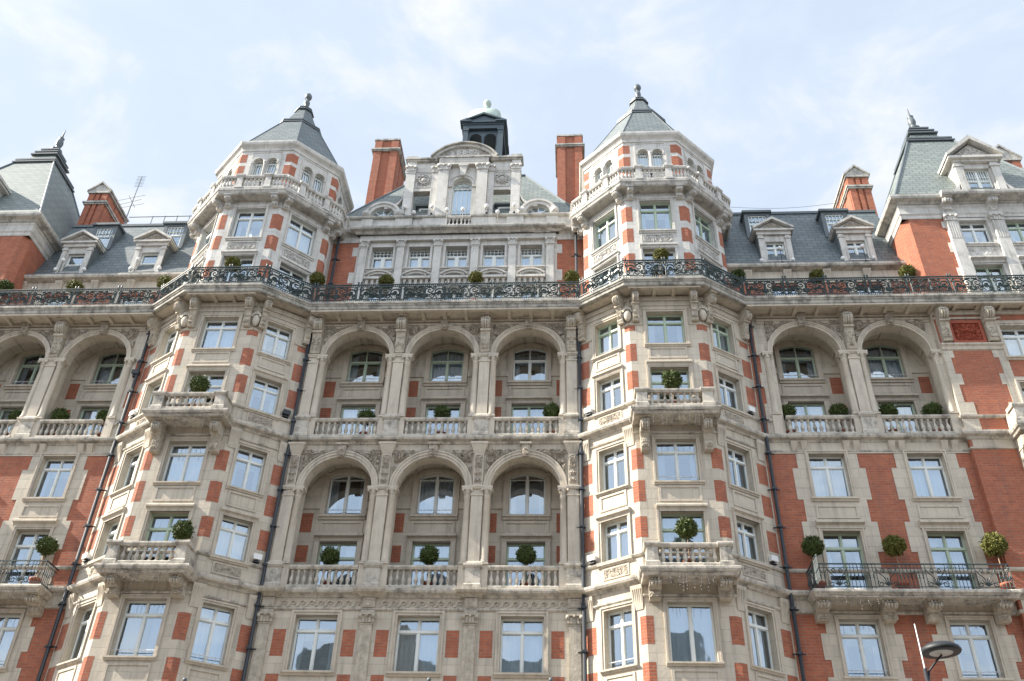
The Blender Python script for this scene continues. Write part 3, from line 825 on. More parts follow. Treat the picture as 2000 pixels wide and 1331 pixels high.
# ---- arcades -----------------------------------------------------------------------------------
def arcade(axes, s_left, s_right, zfloor, zspring, ztop, r_in, r_out, ends, with_low=True, green=True):
    """open loggia: front wall with arches, recess with windows behind, columns and balustrades"""
    DEP = 1.5; TH = .55; RW = 1.77
    fw = MB(); tr_ = MB(); bk = MB(); arches = []
    edges = [s_left] + [(axes[i] + axes[i + 1]) / 2 for i in range(len(axes) - 1)] + [s_right]
    for i, c in enumerate(axes):
        a, b = edges[i], edges[i + 1]
        jl, jr = c - r_in, c + r_in
        if jl > a: fw.quad(CF.p(a, 0, zfloor), CF.p(jl, 0, zfloor), CF.p(jl, 0, zspring), CF.p(a, 0, zspring))
        if b > jr: fw.quad(CF.p(jr, 0, zfloor), CF.p(b, 0, zfloor), CF.p(b, 0, zspring), CF.p(jr, 0, zspring))
        if jl > a: fw.quad(CF.p(a, 0, zspring), CF.p(jl, 0, zspring), CF.p(jl, 0, ztop), CF.p(a, 0, ztop))
        if b > jr: fw.quad(CF.p(jr, 0, zspring), CF.p(b, 0, zspring), CF.p(b, 0, ztop), CF.p(jr, 0, ztop))
        N_ = 32
        for k in range(N_):
            t0, t1 = math.pi * k / N_, math.pi * (k + 1) / N_
            p0 = (c + r_in * math.cos(t0), zspring + r_in * math.sin(t0)); p1 = (c + r_in * math.cos(t1), zspring + r_in * math.sin(t1))
            fw.quad(CF.p(p1[0], 0, p1[1]), CF.p(p0[0], 0, p0[1]), CF.p(p0[0], 0, ztop), CF.p(p1[0], 0, ztop))
            fw.quad(CF.p(p0[0], 0, p0[1]), CF.p(p1[0], 0, p1[1]), CF.p(p1[0], -TH, p1[1]), CF.p(p0[0], -TH, p0[1]))
            q0 = (c + RW * math.cos(t0), zspring + RW * math.sin(t0)); q1 = (c + RW * math.cos(t1), zspring + RW * math.sin(t1))
            fw.quad(CF.p(q0[0], -TH, q0[1]), CF.p(q1[0], -TH, q1[1]), CF.p(q1[0], -DEP, q1[1]), CF.p(q0[0], -DEP, q0[1]))
            fw.quad(CF.p(p0[0], -TH, p0[1]), CF.p(p1[0], -TH, p1[1]), CF.p(q1[0], -TH, q1[1]), CF.p(q0[0], -TH, q0[1]))
        for s, s2 in ((jl, c - RW), (jr, c + RW)):
            fw.quad(CF.p(s, 0, zfloor), CF.p(s, -TH, zfloor), CF.p(s, -TH, zspring), CF.p(s, 0, zspring))
            fw.quad(CF.p(s, -TH, zfloor), CF.p(s2, -TH, zfloor), CF.p(s2, -TH, zspring), CF.p(s, -TH, zspring))
            fw.quad(CF.p(s2, -TH, zfloor), CF.p(s2, -DEP, zfloor), CF.p(s2, -DEP, zspring), CF.p(s2, -TH, zspring))
        fw.quad(CF.p(c - RW, 0, zfloor), CF.p(c + RW, 0, zfloor), CF.p(c + RW, -DEP, zfloor), CF.p(c - RW, -DEP, zfloor))
        # back wall with a door below and a segment-headed window above
        zo = zfloor + .05
        WH = 2.0; w0 = zfloor + 3.82; w1 = w0 + WH
        d1 = zfloor + 2.63
        ops = [(c - .77, c + .77, w0, w1, .2), (c - .79, c + .79, zo, d1, .2)]
        BW = Fr(0, 34 + DEP)
        fw.wall(BW, c - RW - .02, c + RW + .02, zfloor, zspring + RW + .1, ops, 0, .2)
        # masonry above the segmental head
        n_ = 12
        for k in range(n_):
            xa, xb = -.77 + 1.54 * k / n_, -.77 + 1.54 * (k + 1) / n_
            fw.prism(BW, [(c + xa, w0 + arc_top(.77, WH, .2, xa)), (c + xb, w0 + arc_top(.77, WH, .2, xb)), (c + xb, w1 + .002), (c + xa, w1 + .002)], -.2, .0)
        fm = 'framegreen' if green else 'frame'
        sm = MB()
        wo = window(BW, c, -.17, w0, 'arch' if zfloor > 20 else 'archplain', 1.58, WH + .02, 'frame' if (i == 2 or zfloor < 20) else fm, rail=i != 2)
        window(BW, c, -.17, zo, 'cross', 1.6, d1 - zo + .01, fm, rail=False)
        # surrounds: pilaster strips, sill, panel, hood
        for sg in (-1, 1):
            for q in ((.79, .93, .05), (.93, 1.0, .085)):
                x0, x1 = sorted((c + sg * q[0], c + sg * q[1]))
                sm.box(BW, x0, x1, -.02, q[2], w0 - .1, w1 - .06)
                tr_.box(BW, x0, x1, -.02, q[2], zfloor, d1 + .02)
            x0, x1 = sorted((c + sg * 1.0, c + sg * RW))
            tr_.box(BW, x0 + .005, x1 - .005, -.02, .06, w0 + .3, w0 + .62)        # impost band
            bx = sorted((c + sg * 1.24, c + sg * (RW - .03)))
            for (za, zb_) in ((zfloor + 1.75, zfloor + 2.48), (zfloor + 3.06, zfloor + 3.93)):
                bk.box(BW, bx[0], bx[1], -.03, .005, za, zb_)
        tr_.ring(BW, c, zspring, RW - .26, RW - .05, -.02, .032, 12, 168, 24)
        sill(sm, BW, c - 1.0, c + 1.0, w0 - .0, 0, .2, .16)
        panel(tr_, BW, c - .93, c + .93, zfloor + 3.0, zfloor + 3.56, 0, .1, .04)
        hood(tr_, BW, c - 1.02, c + 1.02, d1 + .03, 0, .3, .2)
        # head mould over the segment head
        for k in range(n_):
            xa, xb = -.86 + 1.72 * k / n_, -.86 + 1.72 * (k + 1) / n_
            f_ = lambda x: w0 + arc_top(.86, WH + .06, .22, x)
            sm.prism(BW, [(c + xa, f_(xa) - .04), (c + xb, f_(xb) - .04), (c + xb, f_(xb) + .10), (c + xa, f_(xa) + .10)], 0, .075)
        for sg in (-1, 1):
            x0, x1 = sorted((c + sg * .85, c + sg * 1.02)); sm.box(BW, x0, x1, -.02, .095, w1 - .10, w1 + .13)
        obj('surround', sm, TRIM, wo)
        # archivolt, keystone, spandrel carving
        av = MB(); av.ring(CF, c, zspring, r_in, r_in + .10, -.02, .05); av.ring(CF, c, zspring, r_in + .10, r_out - .04, -.02, .085); av.ring(CF, c, zspring, r_out - .04, r_out + .02, -.02, .12)
        arches.append(('archivolt', av, TRIM)); ks = MB()
        kz = zspring + r_in - .06
        ks.prism(CF, [(c - .13, kz), (c + .13, kz), (c + .19, kz + .56), (c - .19, kz + .56)], 0, .20)
        ks.box(CF, c - .24, c + .24, 0, .26, kz + .56, kz + .66)
        ks.carve(CF, c - .12, c + .12, kz + .05, kz + .5, .207, .08, seed=4)
        arches.append(('keystone', ks, 'carved')); cv = MB()
        zt = zspring + r_out + .05
        A_, B_ = max(a, c - 1.94) + .30, min(b, c + 1.94) - .30
        lo_z = zspring + .55
        cv.carve(CF, A_, B_, lo_z, zt, .01, .14, lambda s, z, c=c: math.hypot(s - c, z - zspring) > r_out + .05 and abs(s - c) > .3, seed=17 + i)
        arches.append(('carving', cv, 'carved'))
        # coffers under the vault: rib bands
        for aa in (28, 62, 90, 118, 152):
            tr_.ring(Fr(0, 34.60), c, zspring, RW - .05, RW - .004, -.85, .0, aa - 3, aa + 3, 3)
    # entablature under the slab / cornice
    if zfloor > 20:
        tr_.box(CF, s_left + .04, s_right - .04, -.02, .05, ztop - .42, ztop - .3); tr_.box(CF, s_left + .04, s_right - .04, -.02, .09, ztop - .3, ztop - .2); tr_.box(CF, s_left + .04, s_right - .04, -.02, .14, ztop - .12, ztop - .03)
    # piers: pilaster, flanking columns, pedestal, upper strip
    for s, kind in ends:
        w2 = .23
        zb = zfloor + 1.0
        if kind in ('pier', 'halfl', 'halfr'):
            tr_.box(CF, s - w2, s + w2, -.02, .13, zb + .12, zspring - .42)
            tr_.box(CF, s - w2 - .05, s + w2 + .05, -.02, .17, zb, zb + .06); tr_.taper(CF, s - w2 - .05, s + w2 + .05, -.02, .17, zb + .06, s - w2, s + w2, -.02, .13, zb + .13)
            tr_.box(CF, s - w2 - .03, s + w2 + .03, -.02, .16, zspring - .42, zspring - .36)
            tr_.box(CF, s - w2, s + w2, -.02, .13, zspring - .36, zspring - .12)
            tr_.box(CF, s - w2 - .04, s + w2 + .04, -.02, .18, zspring - .12, zspring - .05); tr_.box(CF, s - w2 - .07, s + w2 + .07, -.02, .21, zspring - .05, zspring + .02)
            if zfloor > 20:
                bracket(CF, s, .42, zspring + .06, ztop - .06, .62)
            else:
                tr_.box(CF, s - .2, s + .2, -.02, .12, zspring + .02, ztop - .5)
                cv = MB(); cv.carve(CF, s - .15, s + .15, zspring + .12, ztop - .6, .124, .09, seed=9); arches.append(('carving', cv, 'carved'))
                tr_.taper(CF, s - .21, s + .21, -.02, .13, ztop - .5, s - .35, s + .35, -.02, .27, ztop - .12); tr_.box(CF, s - .37, s + .37, -.02, .29, ztop - .12, ztop - .03)
            bs = MB(); pedestal(bs, CF, s - .30, s + .30, -.12, .17, zfloor + .02, zb); arches.append(('pedestal', bs, LEDGE))
        for sg in (-1, 1):
            if kind == 'halfl' and sg < 0: continue
            if kind == 'halfr' and sg > 0: continue
            if kind == 'none': continue
            x = s + sg * .385 if kind != 'col' else s
            if kind == 'col' and sg < 0: continue
            cl = MB(); cl.box(CF, x - .19, x + .19, -.22, .16, zb, zb + .07)
            cl.lathe(x, 34.02, [(.19, zb + .07), (.19, zb + .11), (.16, zb + .14), (.175, zb + .18), (.155, zb + .22), (.155, zb + .9), (.132, zspring - .52), (.15, zspring - .5), (.14, zspring - .47)], 14)
            capital(cl, x, 34.02, zspring - .47, zspring - .10, .135)
            cl.box(CF, x - .24, x + .24, -.30, .20, zspring - .10, zspring - .0)
            cl.box(CF, x - .19, x + .19, -.20, .115, zfloor + .02, zb - .0); arches.append(('column', cl, TRIM))
    # balustrades between the pedestals
    for i, c in enumerate(axes):
        bs = MB(); balustrade(bs, CF, c - r_in + .08, c + r_in - .08, zfloor + .02, .0, .93, .25); arches.append(('balustrade', bs, LEDGE))
    a_ = obj('arcade', fw, STONE, hotel)
    obj('mouldings', tr_, TRIM, a_); obj('brick_blocks', bk, 'brick', a_)
    for nm, q_, m__ in arches: obj(nm, q_, m__, a_)
    return a_
SP = 3.88
axC = [CX - SP, CX, CX + SP]
pC = [(CX - 1.5 * SP, 'halfl'), (CX - .5 * SP, 'pier'), (CX + .5 * SP, 'pier'), (CX + 1.5 * SP, 'halfr')]
arcade(axC, mir(BX0), BX0, 15.0, 19.34, 21.40, 1.43, 1.69, pC)
arcade(axC, mir(BX0), BX0, 21.70, 25.97, 27.97, 1.47, 1.68, pC)
axR = [10.38, 14.26]
arcade(axR, 8.36, 16.06, 21.70, 25.93, 27.97, 1.47, 1.68, [(8.62, 'col'), (12.32, 'pier'), (15.95, 'none'), (15.86, 'col')])
arcade([mir(x) for x in reversed(axR)], mir(16.06), mir(8.36), 21.70, 25.93, 27.97, 1.47, 1.68, [(mir(8.62), 'col'), (mir(12.32), 'pier'), (mir(15.86), 'col')])

# ---- centre ground storeys -----------------------------------------------------------------------
st = MB(); tr_ = MB(); bk = MB(); cv = MB()
ops = [(c - .80, c + .80, 11.9, 14.0) for c in axC]
st.wall(CF, mir(BX0), BX0, 0, 14.67, ops, 0, .32)
for i, c in enumerate(axC):
    wo = window(CF, c, -.28, 11.9, 'cross', 1.64, 2.12, 'frame', cur=(3, 0, 2)[i]); sm = MB()
    architrave(sm, CF, c - .80, c + .80, 11.9, 14.0, .17)
    sill(sm, CF, c - 1.0, c + 1.0, 11.9, 0, .16, .15); obj('surround', sm, TRIM, wo)
    for sg in (-1, 1):
        x0, x1 = sorted((c + sg * 1.08, c + sg * 1.56))
        for za, zb in ((9.2, 10.2), (10.8, 11.8), (12.45, 13.45)):
            bk.box(CF, x0, x1, -.03, .005, za, zb)
    # running wave scroll on the frieze
    for k in range(9):
        x = c - 1.42 + .355 * k
        pts = [CF.p(x + .10 + (.15 - .02 * j) * math.cos(R(200 - 45 * j)), .03, 14.46 + (.13 - .013 * j) * math.sin(R(200 - 45 * j))) for j in range(9)]
        cv.tube([CF.p(x - .16, .02, 14.31), CF.p(x - .06, .02, 14.36)] + pts, .036, 5)
pils = []
for s in [p[0] for p in pC]:
    tr_ = MB(); pils.append(tr_)
    tr_.box(CF, s - .22, s + .22, -.02, .10, 8, 13.62)
    tr_.box(CF, s - .25, s + .25, -.02, .12, 13.62, 13.67)
    pilcap(tr_, CF, s, .24, .11, 13.67, 14.03)
    tr_.box(CF, s - .26, s + .26, -.02, .13, 14.03, 14.17); tr_.box(CF, s - .24, s + .24, -.02, .11, 14.28, 14.66); panel(tr_, CF, s - .19, s + .19, 14.33, 14.62, .11, .04, .02)
    tr_.sweep([(s - .33, 34), (s - .33, 33.86), (s + .33, 33.86), (s + .33, 34)], [(0, 14.67), (.10, 14.77), (.22, 14.80), (.27, 14.88), (.27, 14.975), (.0, 15.01)])
w_ = obj('wall', st, STONE, hotel)
obj('brick_blocks', bk, 'brick', w_); obj('wave_frieze', cv, 'trim', w_)
for tr_ in pils: obj('pilaster', tr_, 'bracketstone', w_)

# ---- wings: brick with quoined windows -----------------------------------------------------------
def wing(sx):
    f = (lambda x: x) if sx == 0 else mir
    def span(a, b): return tuple(sorted((f(a), f(b))))
    br_ = MB(); qs = MB(); tr_ = MB(); cv = MB(); tc = MB()
    axes = [f(10.36), f(14.27)]
    ops = []
    for c in axes:
        ops += [(c - .75, c + .75, 11.88, 14.0), (c - .75, c + .75, 15.02, 17.48), (c - .75, c + .75, 18.84, 20.88)]
    s0, s1 = span(BX3, PAVX)
    br_.wall(CF, s0, s1, 0, 21.38, ops, 0, .3)
    # brick strips either side of the loggia and up to the slab
    a, b = span(BX3, 8.36)
    br_.wall(CF, a, b, 21.38, 27.97)
    # pavilion foot: wall a quarter metre forward
    PF = Fr(0, 33.75)
    a, b = span(PAVX, 26)
    pops = []
    pc = f(19.62)
    for (za, zb) in ((11.9, 13.98), (15.02, 17.46), (18.86, 20.86), (21.74, 24.1), (25.4, 27.1)):
        pops.append((pc - .83, pc + .83, za - .02, zb + .02))
    br_.wall(PF, a, b, 0, 27.97, pops, 0, .3)
    e = f(PAVX)
    br_.quad((e, 33.75, 0), (e, 34, 0), (e, 34, 27.97), (e, 33.75, 27.97))
    for (za, zb) in ((11.9, 13.98), (15.02, 17.46), (18.86, 20.86), (21.74, 24.1), (25.4, 27.1)):
        wo = window(PF, pc, -.26, za, 'cross', 1.64, zb - za + .02, 'frame'); sm = MB()
        for sg in (-1, 1):
            x0, x1 = sorted((pc + sg * .8, pc + sg * 1.0)); sm.box(PF, x0, x1, -.3, .03, za, zb)
        sm.box(PF, pc - 1.0, pc + 1.0, -.3, .031, zb, zb + .3)
        architrave(sm, PF, pc - .8, pc + .8, za, zb, .16, .03)
        sill(sm, PF, pc - .98, pc + .98, za, .0, .14, .16); obj('surround', sm, TRIM, wo)
    for za, zb in ((14.3, 14.66), (20.98, 21.36)):
        qs.box(PF, *span(PAVX + .1, 26), -.02, .012, za, zb)
    for c in axes:
        for k, (za, zb) in enumerate(((11.9, 13.98), (15.02, 17.46), (18.86, 20.86))):
            wo = window(CF, c, -.26, za, 'cross', 1.48, zb - za + .02, 'framegreen' if (k == 1 and sx == 0) else 'frame', rail=(k == 0)); sm = MB()
            architrave(sm, CF, c - .72, c + .72, za, zb, .14, .02)
            if k != 1: sill(sm, CF, c - .92, c + .92, za, .02, .16, .14)
            else: hood(sm, CF, c - .92, c + .92, 17.56, .02, .3, .2)
            obj('surround', sm, TRIM, wo)
        # quoined stone surround, alternating long and short
        z = 9.0; k = 0
        cutz = [9.0, 10.2, 10.9, 11.9, 12.5, 13.46, 13.98, 14.2, 15.05, 15.9, 16.6, 17.26, 17.85, 18.8, 19.28, 20.2, 20.86]
        for j in range(len(cutz) - 1):
            ww = (1.44, 1.22)[j % 2] if not (17.2 < cutz[j] < 18.9) else (1.44 if cutz[j] < 17.5 else 1.22)
            if j == 12: ww = 1.22
            if j == 13: ww = 1.44
            for sg in (-1, 1):
                x0, x1 = sorted((c + sg * .72, c + sg * ww))
                qs.box(CF, x0, x1, -.3, .02, cutz[j], cutz[j + 1] - .004)
        qs.box(CF, c - .715, c + .715, -.3, .0205, 17.46, 18.86); qs.box(CF, c - .715, c + .715, -.3, .0205, 13.98, 14.2); qs.box(CF, c - .715, c + .715, -.3, .0205, 10.2, 11.9)
        qs.box(CF, c - .715, c + .715, -.3, .0205, 20.86, 20.95)
        panel(tr_, CF, c - .82, c + .82, 17.98, 18.56, .02, .09, .035)
        # brackets of the frieze below the loggia
        for dx in (-1.25, -.85, .85, 1.25):
            tr_.taper(CF, c + dx - .11, c + dx + .11, -.02, .06, 20.98, c + dx - .13, c + dx + .13, -.02, .24, 21.36)
    # stone friezes below the two cornices
    qs.box(CF, s0 + .01, s1 - .01, -.02, .03, 20.87, 21.37)
    qs.box(CF, s0 + .01, s1 - .01, -.02, .03, 14.21, 14.67)
    # jambs of the loggia, quoins of the brick panel
    for za, zb in ((21.72, 22.38), (22.52, 23.3), (24.1, 24.9), (25.85, 26.15), (26.15, 27.97)):
        qs.box(CF, *span(8.2, 8.47), -.02, .015, za, zb - .004)
    for za, zb in ((23.3, 24.1), (24.9, 25.85)):
        qs.box(CF, *span(8.32, 8.47), -.02, .015, za, zb - .004)
    qs.box(CF, *span(15.76, PAVX), -.02, .10, 21.72, 25.8); qs.box(CF, *span(PAVX - .018, PAVX + .02), .0, .263, 21.72, 27.96)
    tr_.box(CF, *span(15.70, PAVX + .1), -.02, .16, 25.8, 25.9)
    for j, (za, zb) in enumerate(((21.75, 22.34), (22.55, 23.15), (23.15, 24.03), (24.03, 24.58), (24.58, 25.42), (25.42, 25.8))):
        x1 = (16.72, 16.72, 16.36, 16.42 + .16, 16.36, 16.52)[j]
        x2 = (18.12, 18.12, 18.32, 18.14, 18.36, 18.16)[j]
        qs.box(PF, *span(PAVX + .004, x1), -.02, .018, za, zb - .004)
        qs.box(PF, *span(x2, 18.72), -.02, .018, za, zb - .004)
    tr_.sweep([(f(PAVX), 33.75), (f(18.7), 33.75)] if sx == 0 else [(f(18.7), 33.75), (f(PAVX), 33.75)], [(0, 25.80), (.06, 25.84), (.08, 25.98), (.16, 26.05), (.16, 26.12), (0, 26.16)])
    # red terracotta armorial panel under the balcony
    tc.box(PF, *span(16.66, 18.06), -.02, .03, 26.18, 27.35)
    panel(tc, PF, *span(16.66, 18.06), 26.18, 27.35, .03, .12, .06)
    tc.carve(PF, *span(16.82, 17.90), 26.3, 27.2, .036, .15, seed=3, step=.03)
    for s in (16.4, 18.35):
        bracket(PF, f(s), .40, 26.2, 27.9, .62)
    tr_.box(PF, *span(16.1, 19), -.02, .05, 27.5, 27.6); tr_.box(PF, *span(16.1, 25), -.02, .10, 27.72, 27.95)
    o = obj('wall', br_, 'brick', hotel)
    obj('quoins', qs, STONE, o); obj('mouldings', tr_, TRIM, o); obj('armorial_panel', tc, 'terracotta', o)
    # corbelled balcony at the frame edge on the pavilion window
    b_ = MB(); x0, x1 = span(17.72, 21.2)
    b_.sweep([(x0, 33.73), (x0, 32.8), (x1, 32.8), (x1, 33.73)], [(-.12, 21.3), (-.02, 21.3), (.02, 21.38), (.08, 21.42), (.12, 21.5), (.12, 21.6), (.06, 21.64), (-.3, 21.66)])
    b_.box(F0, x0 + .05, x1 - .05, -33.75, -32.9, 21.32, 21.62)
    bo = obj('balcony', b_, LEDGE, hotel)
    q = MB()
    pedestal(q, PF, x0 + .04, x0 + .46, .4, .92, 21.66, 22.5); pedestal(q, PF, x1 - .46, x1 - .04, .4, .92, 21.66, 22.5)
    q.box(PF, x0 + .08, x0 + .3, -.02, .42, 21.66, 22.48); q.box(PF, x1 - .3, x1 - .08, -.02, .42, 21.66, 22.48)
    balustrade(q, PF, x0 + .5, x1 - .5, 21.66, .78, .83, .25)
    obj('balustrade', q, LEDGE, bo)
    k_ = MB()
    for s in (x0 + .3, x1 - .3): bracket(PF, s, .34, 20.0, 21.28, .75, 0, bo)
    # iron balcony over the first cornice
    b_ = MB(); x0, x1 = span(8.72, 15.86)
    b_.sweep([(x0, 33.98), (x0, 33.02), (x1, 33.02), (x1, 33.98)], [(-.16, 14.46), (-.04, 14.46), (0, 14.52), (.05, 14.58), (.10, 14.62), (.10, 14.70), (.04, 14.75), (-.3, 14.77)])
    b_.box(F0, x0 + .05, x1 - .05, -33.98, -33.1, 14.50, 14.74)
    bo = obj('balcony', b_, LEDGE, hotel)
    k_ = MB()
    for s in (9.03, 11.4, 12.95, 15.4): bracket(CF, f(s), .46, 13.82, 14.44, .78, .02, bo)
    return bo
iron_r = wing(0); iron_l = wing(1)

# ---- railings ---------------------------------------------------------------------------------------
def spiral(cx_, cz_, r0, a0, turns, r1=.03, n_=16):
    return [(cx_ + (r0 + (r1 - r0) * i / n_) * math.cos(a0 + turns * 2 * math.pi * i / n_), 0, cz_ + (r0 + (r1 - r0) * i / n_) * math.sin(a0 + turns * 2 * math.pi * i / n_)) for i in range(n_ + 1)]
def scroll_panel(L):
    m_ = MB(); H = 1.1; t_ = .017
    bar = lambda x0, z0, x1, z1, r_=t_: m_.tube([(x0, 0, z0), (x1, 0, z1)], r_, 4)
    m_.box(F0, 0, L, -.03, .03, H - .035, H); m_.box(F0, 0, L, -.018, .018, H - .15, H - .12)
    m_.box(F0, 0, L, -.018, .018, .07, .10); m_.box(F0, 0, L, -.018, .018, .19, .22)
    k = int(L / .085)
    for i in range(k + 1):
        x = L * i / k
        bar(x, H - .13, x, H - .02, .020); bar(x, .09, x, .20, .020)
    for x in (.03, .16):
        bar(x, 0, x, H + .06, .022)
        m_.lathe(x, 0, [(.02, H), (.045, H + .05), (.03, H + .08), (.05, H + .12), (.0, H + .20)], 6)
    # symmetrical foliate scrolls, repeated either side of a central leaf
    c = (L + .16) / 2; hw = (L - .16) / 2
    for sg in (-1, 1):
        q = lambda pts: [(c + sg * p[0], 0, p[2]) for p in pts]
        m_.tube(q(spiral(hw * .70, .60, .27, -1.2, 1.6)), 0.0425, 4)
        m_.tube(q(spiral(hw * .26, .70, .22, 3.6, -1.5)), 0.0375, 4)
        m_.tube(q(spiral(hw * .40, .38, .16, .6, 1.4)), 0.0350, 4)
        m_.tube(q(spiral(hw * .88, .37, .13, 2.2, -1.3)), 0.0325, 4)
        m_.tube(q(spiral(hw * .93, .82, .12, 4.2, 1.3)), 0.0300, 4)
        m_.tube(q(spiral(hw * .12, .38, .11, 1.2, 1.3)), 0.0300, 4)
        m_.tube(q(spiral(hw * .47, .86, .09, 2.0, -1.3)), 0.0275, 4)
        m_.tube(q([(0, 0, .24), (hw * .12, 0, .40), (hw * .34, 0, .52), (hw * .52, 0, .42), (hw * .62, 0, .26)]), .028, 4)
        m_.tube(q([(hw * .05, 0, .92), (hw * .25, 0, .93), (hw * .46, 0, .80), (hw * .54, 0, .66), (hw * .50, 0, .48)]), .026, 4)
        for a in (10, 35, 60, 85, 110, 135):
            m_.tube(q([(hw * .02, 0, .30), (hw * .02 + .22 * math.cos(R(a)), 0, .30 + .28 * math.sin(R(a)))]), 0.0425, 4, .010)
            m_.tube(q([(hw * .70, 0, .60), (hw * .70 + .25 * math.cos(R(a + 190)), 0, .60 + .25 * math.sin(R(a + 190)))]), 0.0375, 4, .010)
        for a in (0, 40, 80):
            m_.tube(q([(hw * .95, 0, .24), (hw * .95 - .2 * math.cos(R(a)), 0, .24 + .2 * math.sin(R(a)))]), 0.0325, 4, .010)
        m_.tube(q([(hw * .98, 0, .22), (hw * .98, 0, .95)]), .018, 4)
    bar(c, .22, c, .95, .026)
    return m_.mesh('railing', M['iron'])
def run(p0, p1, z, mesh, L, parent):
    d = Vector((p1[0] - p0[0], p1[1] - p0[1])); ln = d.length
    k = max(1, int(round(ln / L)))
    a = math.atan2(d.y, d.x)
    for i in range(k):
        o = link('railing', mesh, parent, (p0[0] + d.x * i / k, p0[1] + d.y * i / k, z), a)
        o.scale.x = ln / k / L
pan = scroll_panel(1.95)
rp = [(x, y + .10) for x, y in slab_path]
for i in range(len(rp) - 1):
    a, b = rp[i], rp[i + 1]
    if i == 0: a = (-30.0, a[1])
    if i == len(rp) - 2: b = (22.5, b[1])
    run(a, b, 28.44, pan, 1.95, bal)
def bead_panel(L):
    m_ = MB(); H = .98
    m_.box(F0, 0, L, -.025, .025, H - .04, H); m_.box(F0, 0, L, -.012, .012, H - .18, H - .16); m_.box(F0, 0, L, -.012, .012, .08, .105)
    k = int(L / .13)
    c = L / 2
    for i in range(k + 1):
        x = L * i / k
        if abs(x - c) < .36: continue
        m_.tube([(x, 0, 0), (x, 0, H)], .013, 4)
        m_.lathe(x, 0, [(.013, .40), (.034, .44), (.02, .48), (.034, .53), (.013, .57)], 6)
    for sg in (-1, 1):
        q = lambda pts: [(c + sg * p[0], 0, p[2]) for p in pts]
        m_.tube(q([(.36, 0, .78), (.26, 0, .60), (.10, 0, .44), (.02, 0, .14)]), .018, 4)
        m_.tube(q(spiral(.27, .20, .12, 1.2, -1.3)), .018, 4)
        m_.tube(q(spiral(.12, .72, .09, 3.8, 1.2)), .016, 4)
        for a in (28, 48, 68, 88): m_.tube(q([(.0, 0, .14), (.30 * math.cos(R(a)), 0, .14 + .30 * math.sin(R(a)))]), .026, 4, .008)
        m_.tube(q([(.36, 0, .08), (.36, 0, H)]), .013, 4)
    return m_.mesh('railing', M['iron'])
bp_ = bead_panel(1.78)
for sx, par in ((0, iron_r), (1, iron_l)):
    x0, x1 = (8.78, 15.80) if sx == 0 else (mir(15.80), mir(8.78))
    run((x0, 33.08), (x1, 33.08), 14.77, bp_, 1.78, par)
    run((x0, 33.95), (x0, 33.10), 14.77, bp_, .9, par); run((x1, 33.10), (x1, 33.95), 14.77, bp_, .9, par)

# ---- upper storeys of the centre ------------------------------------------------------------------
UF = Fr(0, 35.5)
W_, WT, WL = 'white', 'whitetrim', 'whiteledge'
st = MB(); tr_ = MB(); bk = MB()
up = [CX + 1.92 * k for k in (-2, -1, 0, 1, 2)]
ops = [(c - .56, c + .56, 32.48, 34.02) for c in up] + [(c - .56, c + .56, 28.6, 31.3) for c in up]
st.wall(UF, CX - 5.15, CX + 5.15, 28.42, 34.75, ops, 0, .42)
bk.wall(UF, mir(BX0) - .8, CX - 5.15, 28.42, 34.3); bk.wall(UF, CX + 5.15, BX0 + .8, 28.42, 34.3)
bx_ = MB()
for c in up:
    wo = window(UF, c, -.36, 32.48, 'grid', 1.16, 1.56, 'frame', cur=1 + (c > -5)); sm = MB()
    wl = window(UF, c, -.36, 28.6, 'cross', 1.16, 2.72, 'frame', cur=0)
    for sg in (-1, 1):
        x0, x1 = sorted((c + sg * .56, c + sg * .68)); sm.box(UF, x0, x1, -.02, .05, 32.48, 34.05)
    sill(sm, UF, c - .72, c + .72, 32.46, 0, .16, .18); obj('surround', sm, WT, wo); sm = MB()
    # segmental pediment over the balcony door
    sm.ring(UF, c, 31.25, .80, .98, -.02, .20, 52, 128, 12); sm.ring(UF, c, 31.25, .92, 1.0, -.02, .28, 46, 134, 12)
    sm.box(UF, c - .72, c + .72, -.02, .24, 31.70, 31.84)
    for q in range(5):
        x = c - .56 + .28 * q
        sm.taper(UF, x - .05, x + .05, -.02, .06, 31.35, x - .08, x + .08, -.02, .15, 31.7)
    obj('surround', sm, WT, wl)
for k in range(6):
    s = CX + 1.92 * (k - 2.5)
    pl = MB(); pl.box(UF, s - .19, s + .19, -.02, .16, 28.6, 33.82); pl.box(UF, s - .22, s + .22, -.02, .18, 33.82, 33.87)
    pilcap(pl, UF, s, .19, .16, 33.87, 34.33); obj('pilaster', pl, WT, hotel)
for s, sg in ((CX - 4.99, -1), (CX + 4.99, 1)):      # stone jambs biting into the brick
    for za, zb, ww in ((33.4, 34.0, .42), (31.6, 32.3, .42), (29.8, 30.5, .42)):
        x0, x1 = sorted((s, s + sg * ww)); tr_.box(UF, x0, x1, -.02, .012, za, zb)
tr_.box(UF, CX - 5.1, CX + 5.1, -.02, .18, 34.33, 34.44); tr_.box(UF, CX - 5.1, CX + 5.1, -.02, .14, 34.44, 34.70)
bx_.sweep([(mir(BX0) - 1, 35.49), (CX - 5.25, 35.49), (CX - 5.25, 35.25), (CX + 5.25, 35.25), (CX + 5.25, 35.49), (BX0 + 1, 35.49)], [(0, 34.68), (.06, 34.72), (.12, 34.80), (.30, 34.84), (.34, 34.92), (.34, 35.0), (.26, 35.05), (-.2, 35.10)])
tr_.box(UF, mir(BX0) - .8, CX - 5.1, -.02, .05, 34.3, 34.7); tr_.box(UF, CX + 5.1, BX0 + .8, -.02, .05, 34.3, 34.7)
w_ = obj('wall', st, W_, hotel)
obj('brick_panel', bk, 'brick', w_); obj('mouldings', tr_, WT, w_); obj('cornice', bx_, WL, w_)

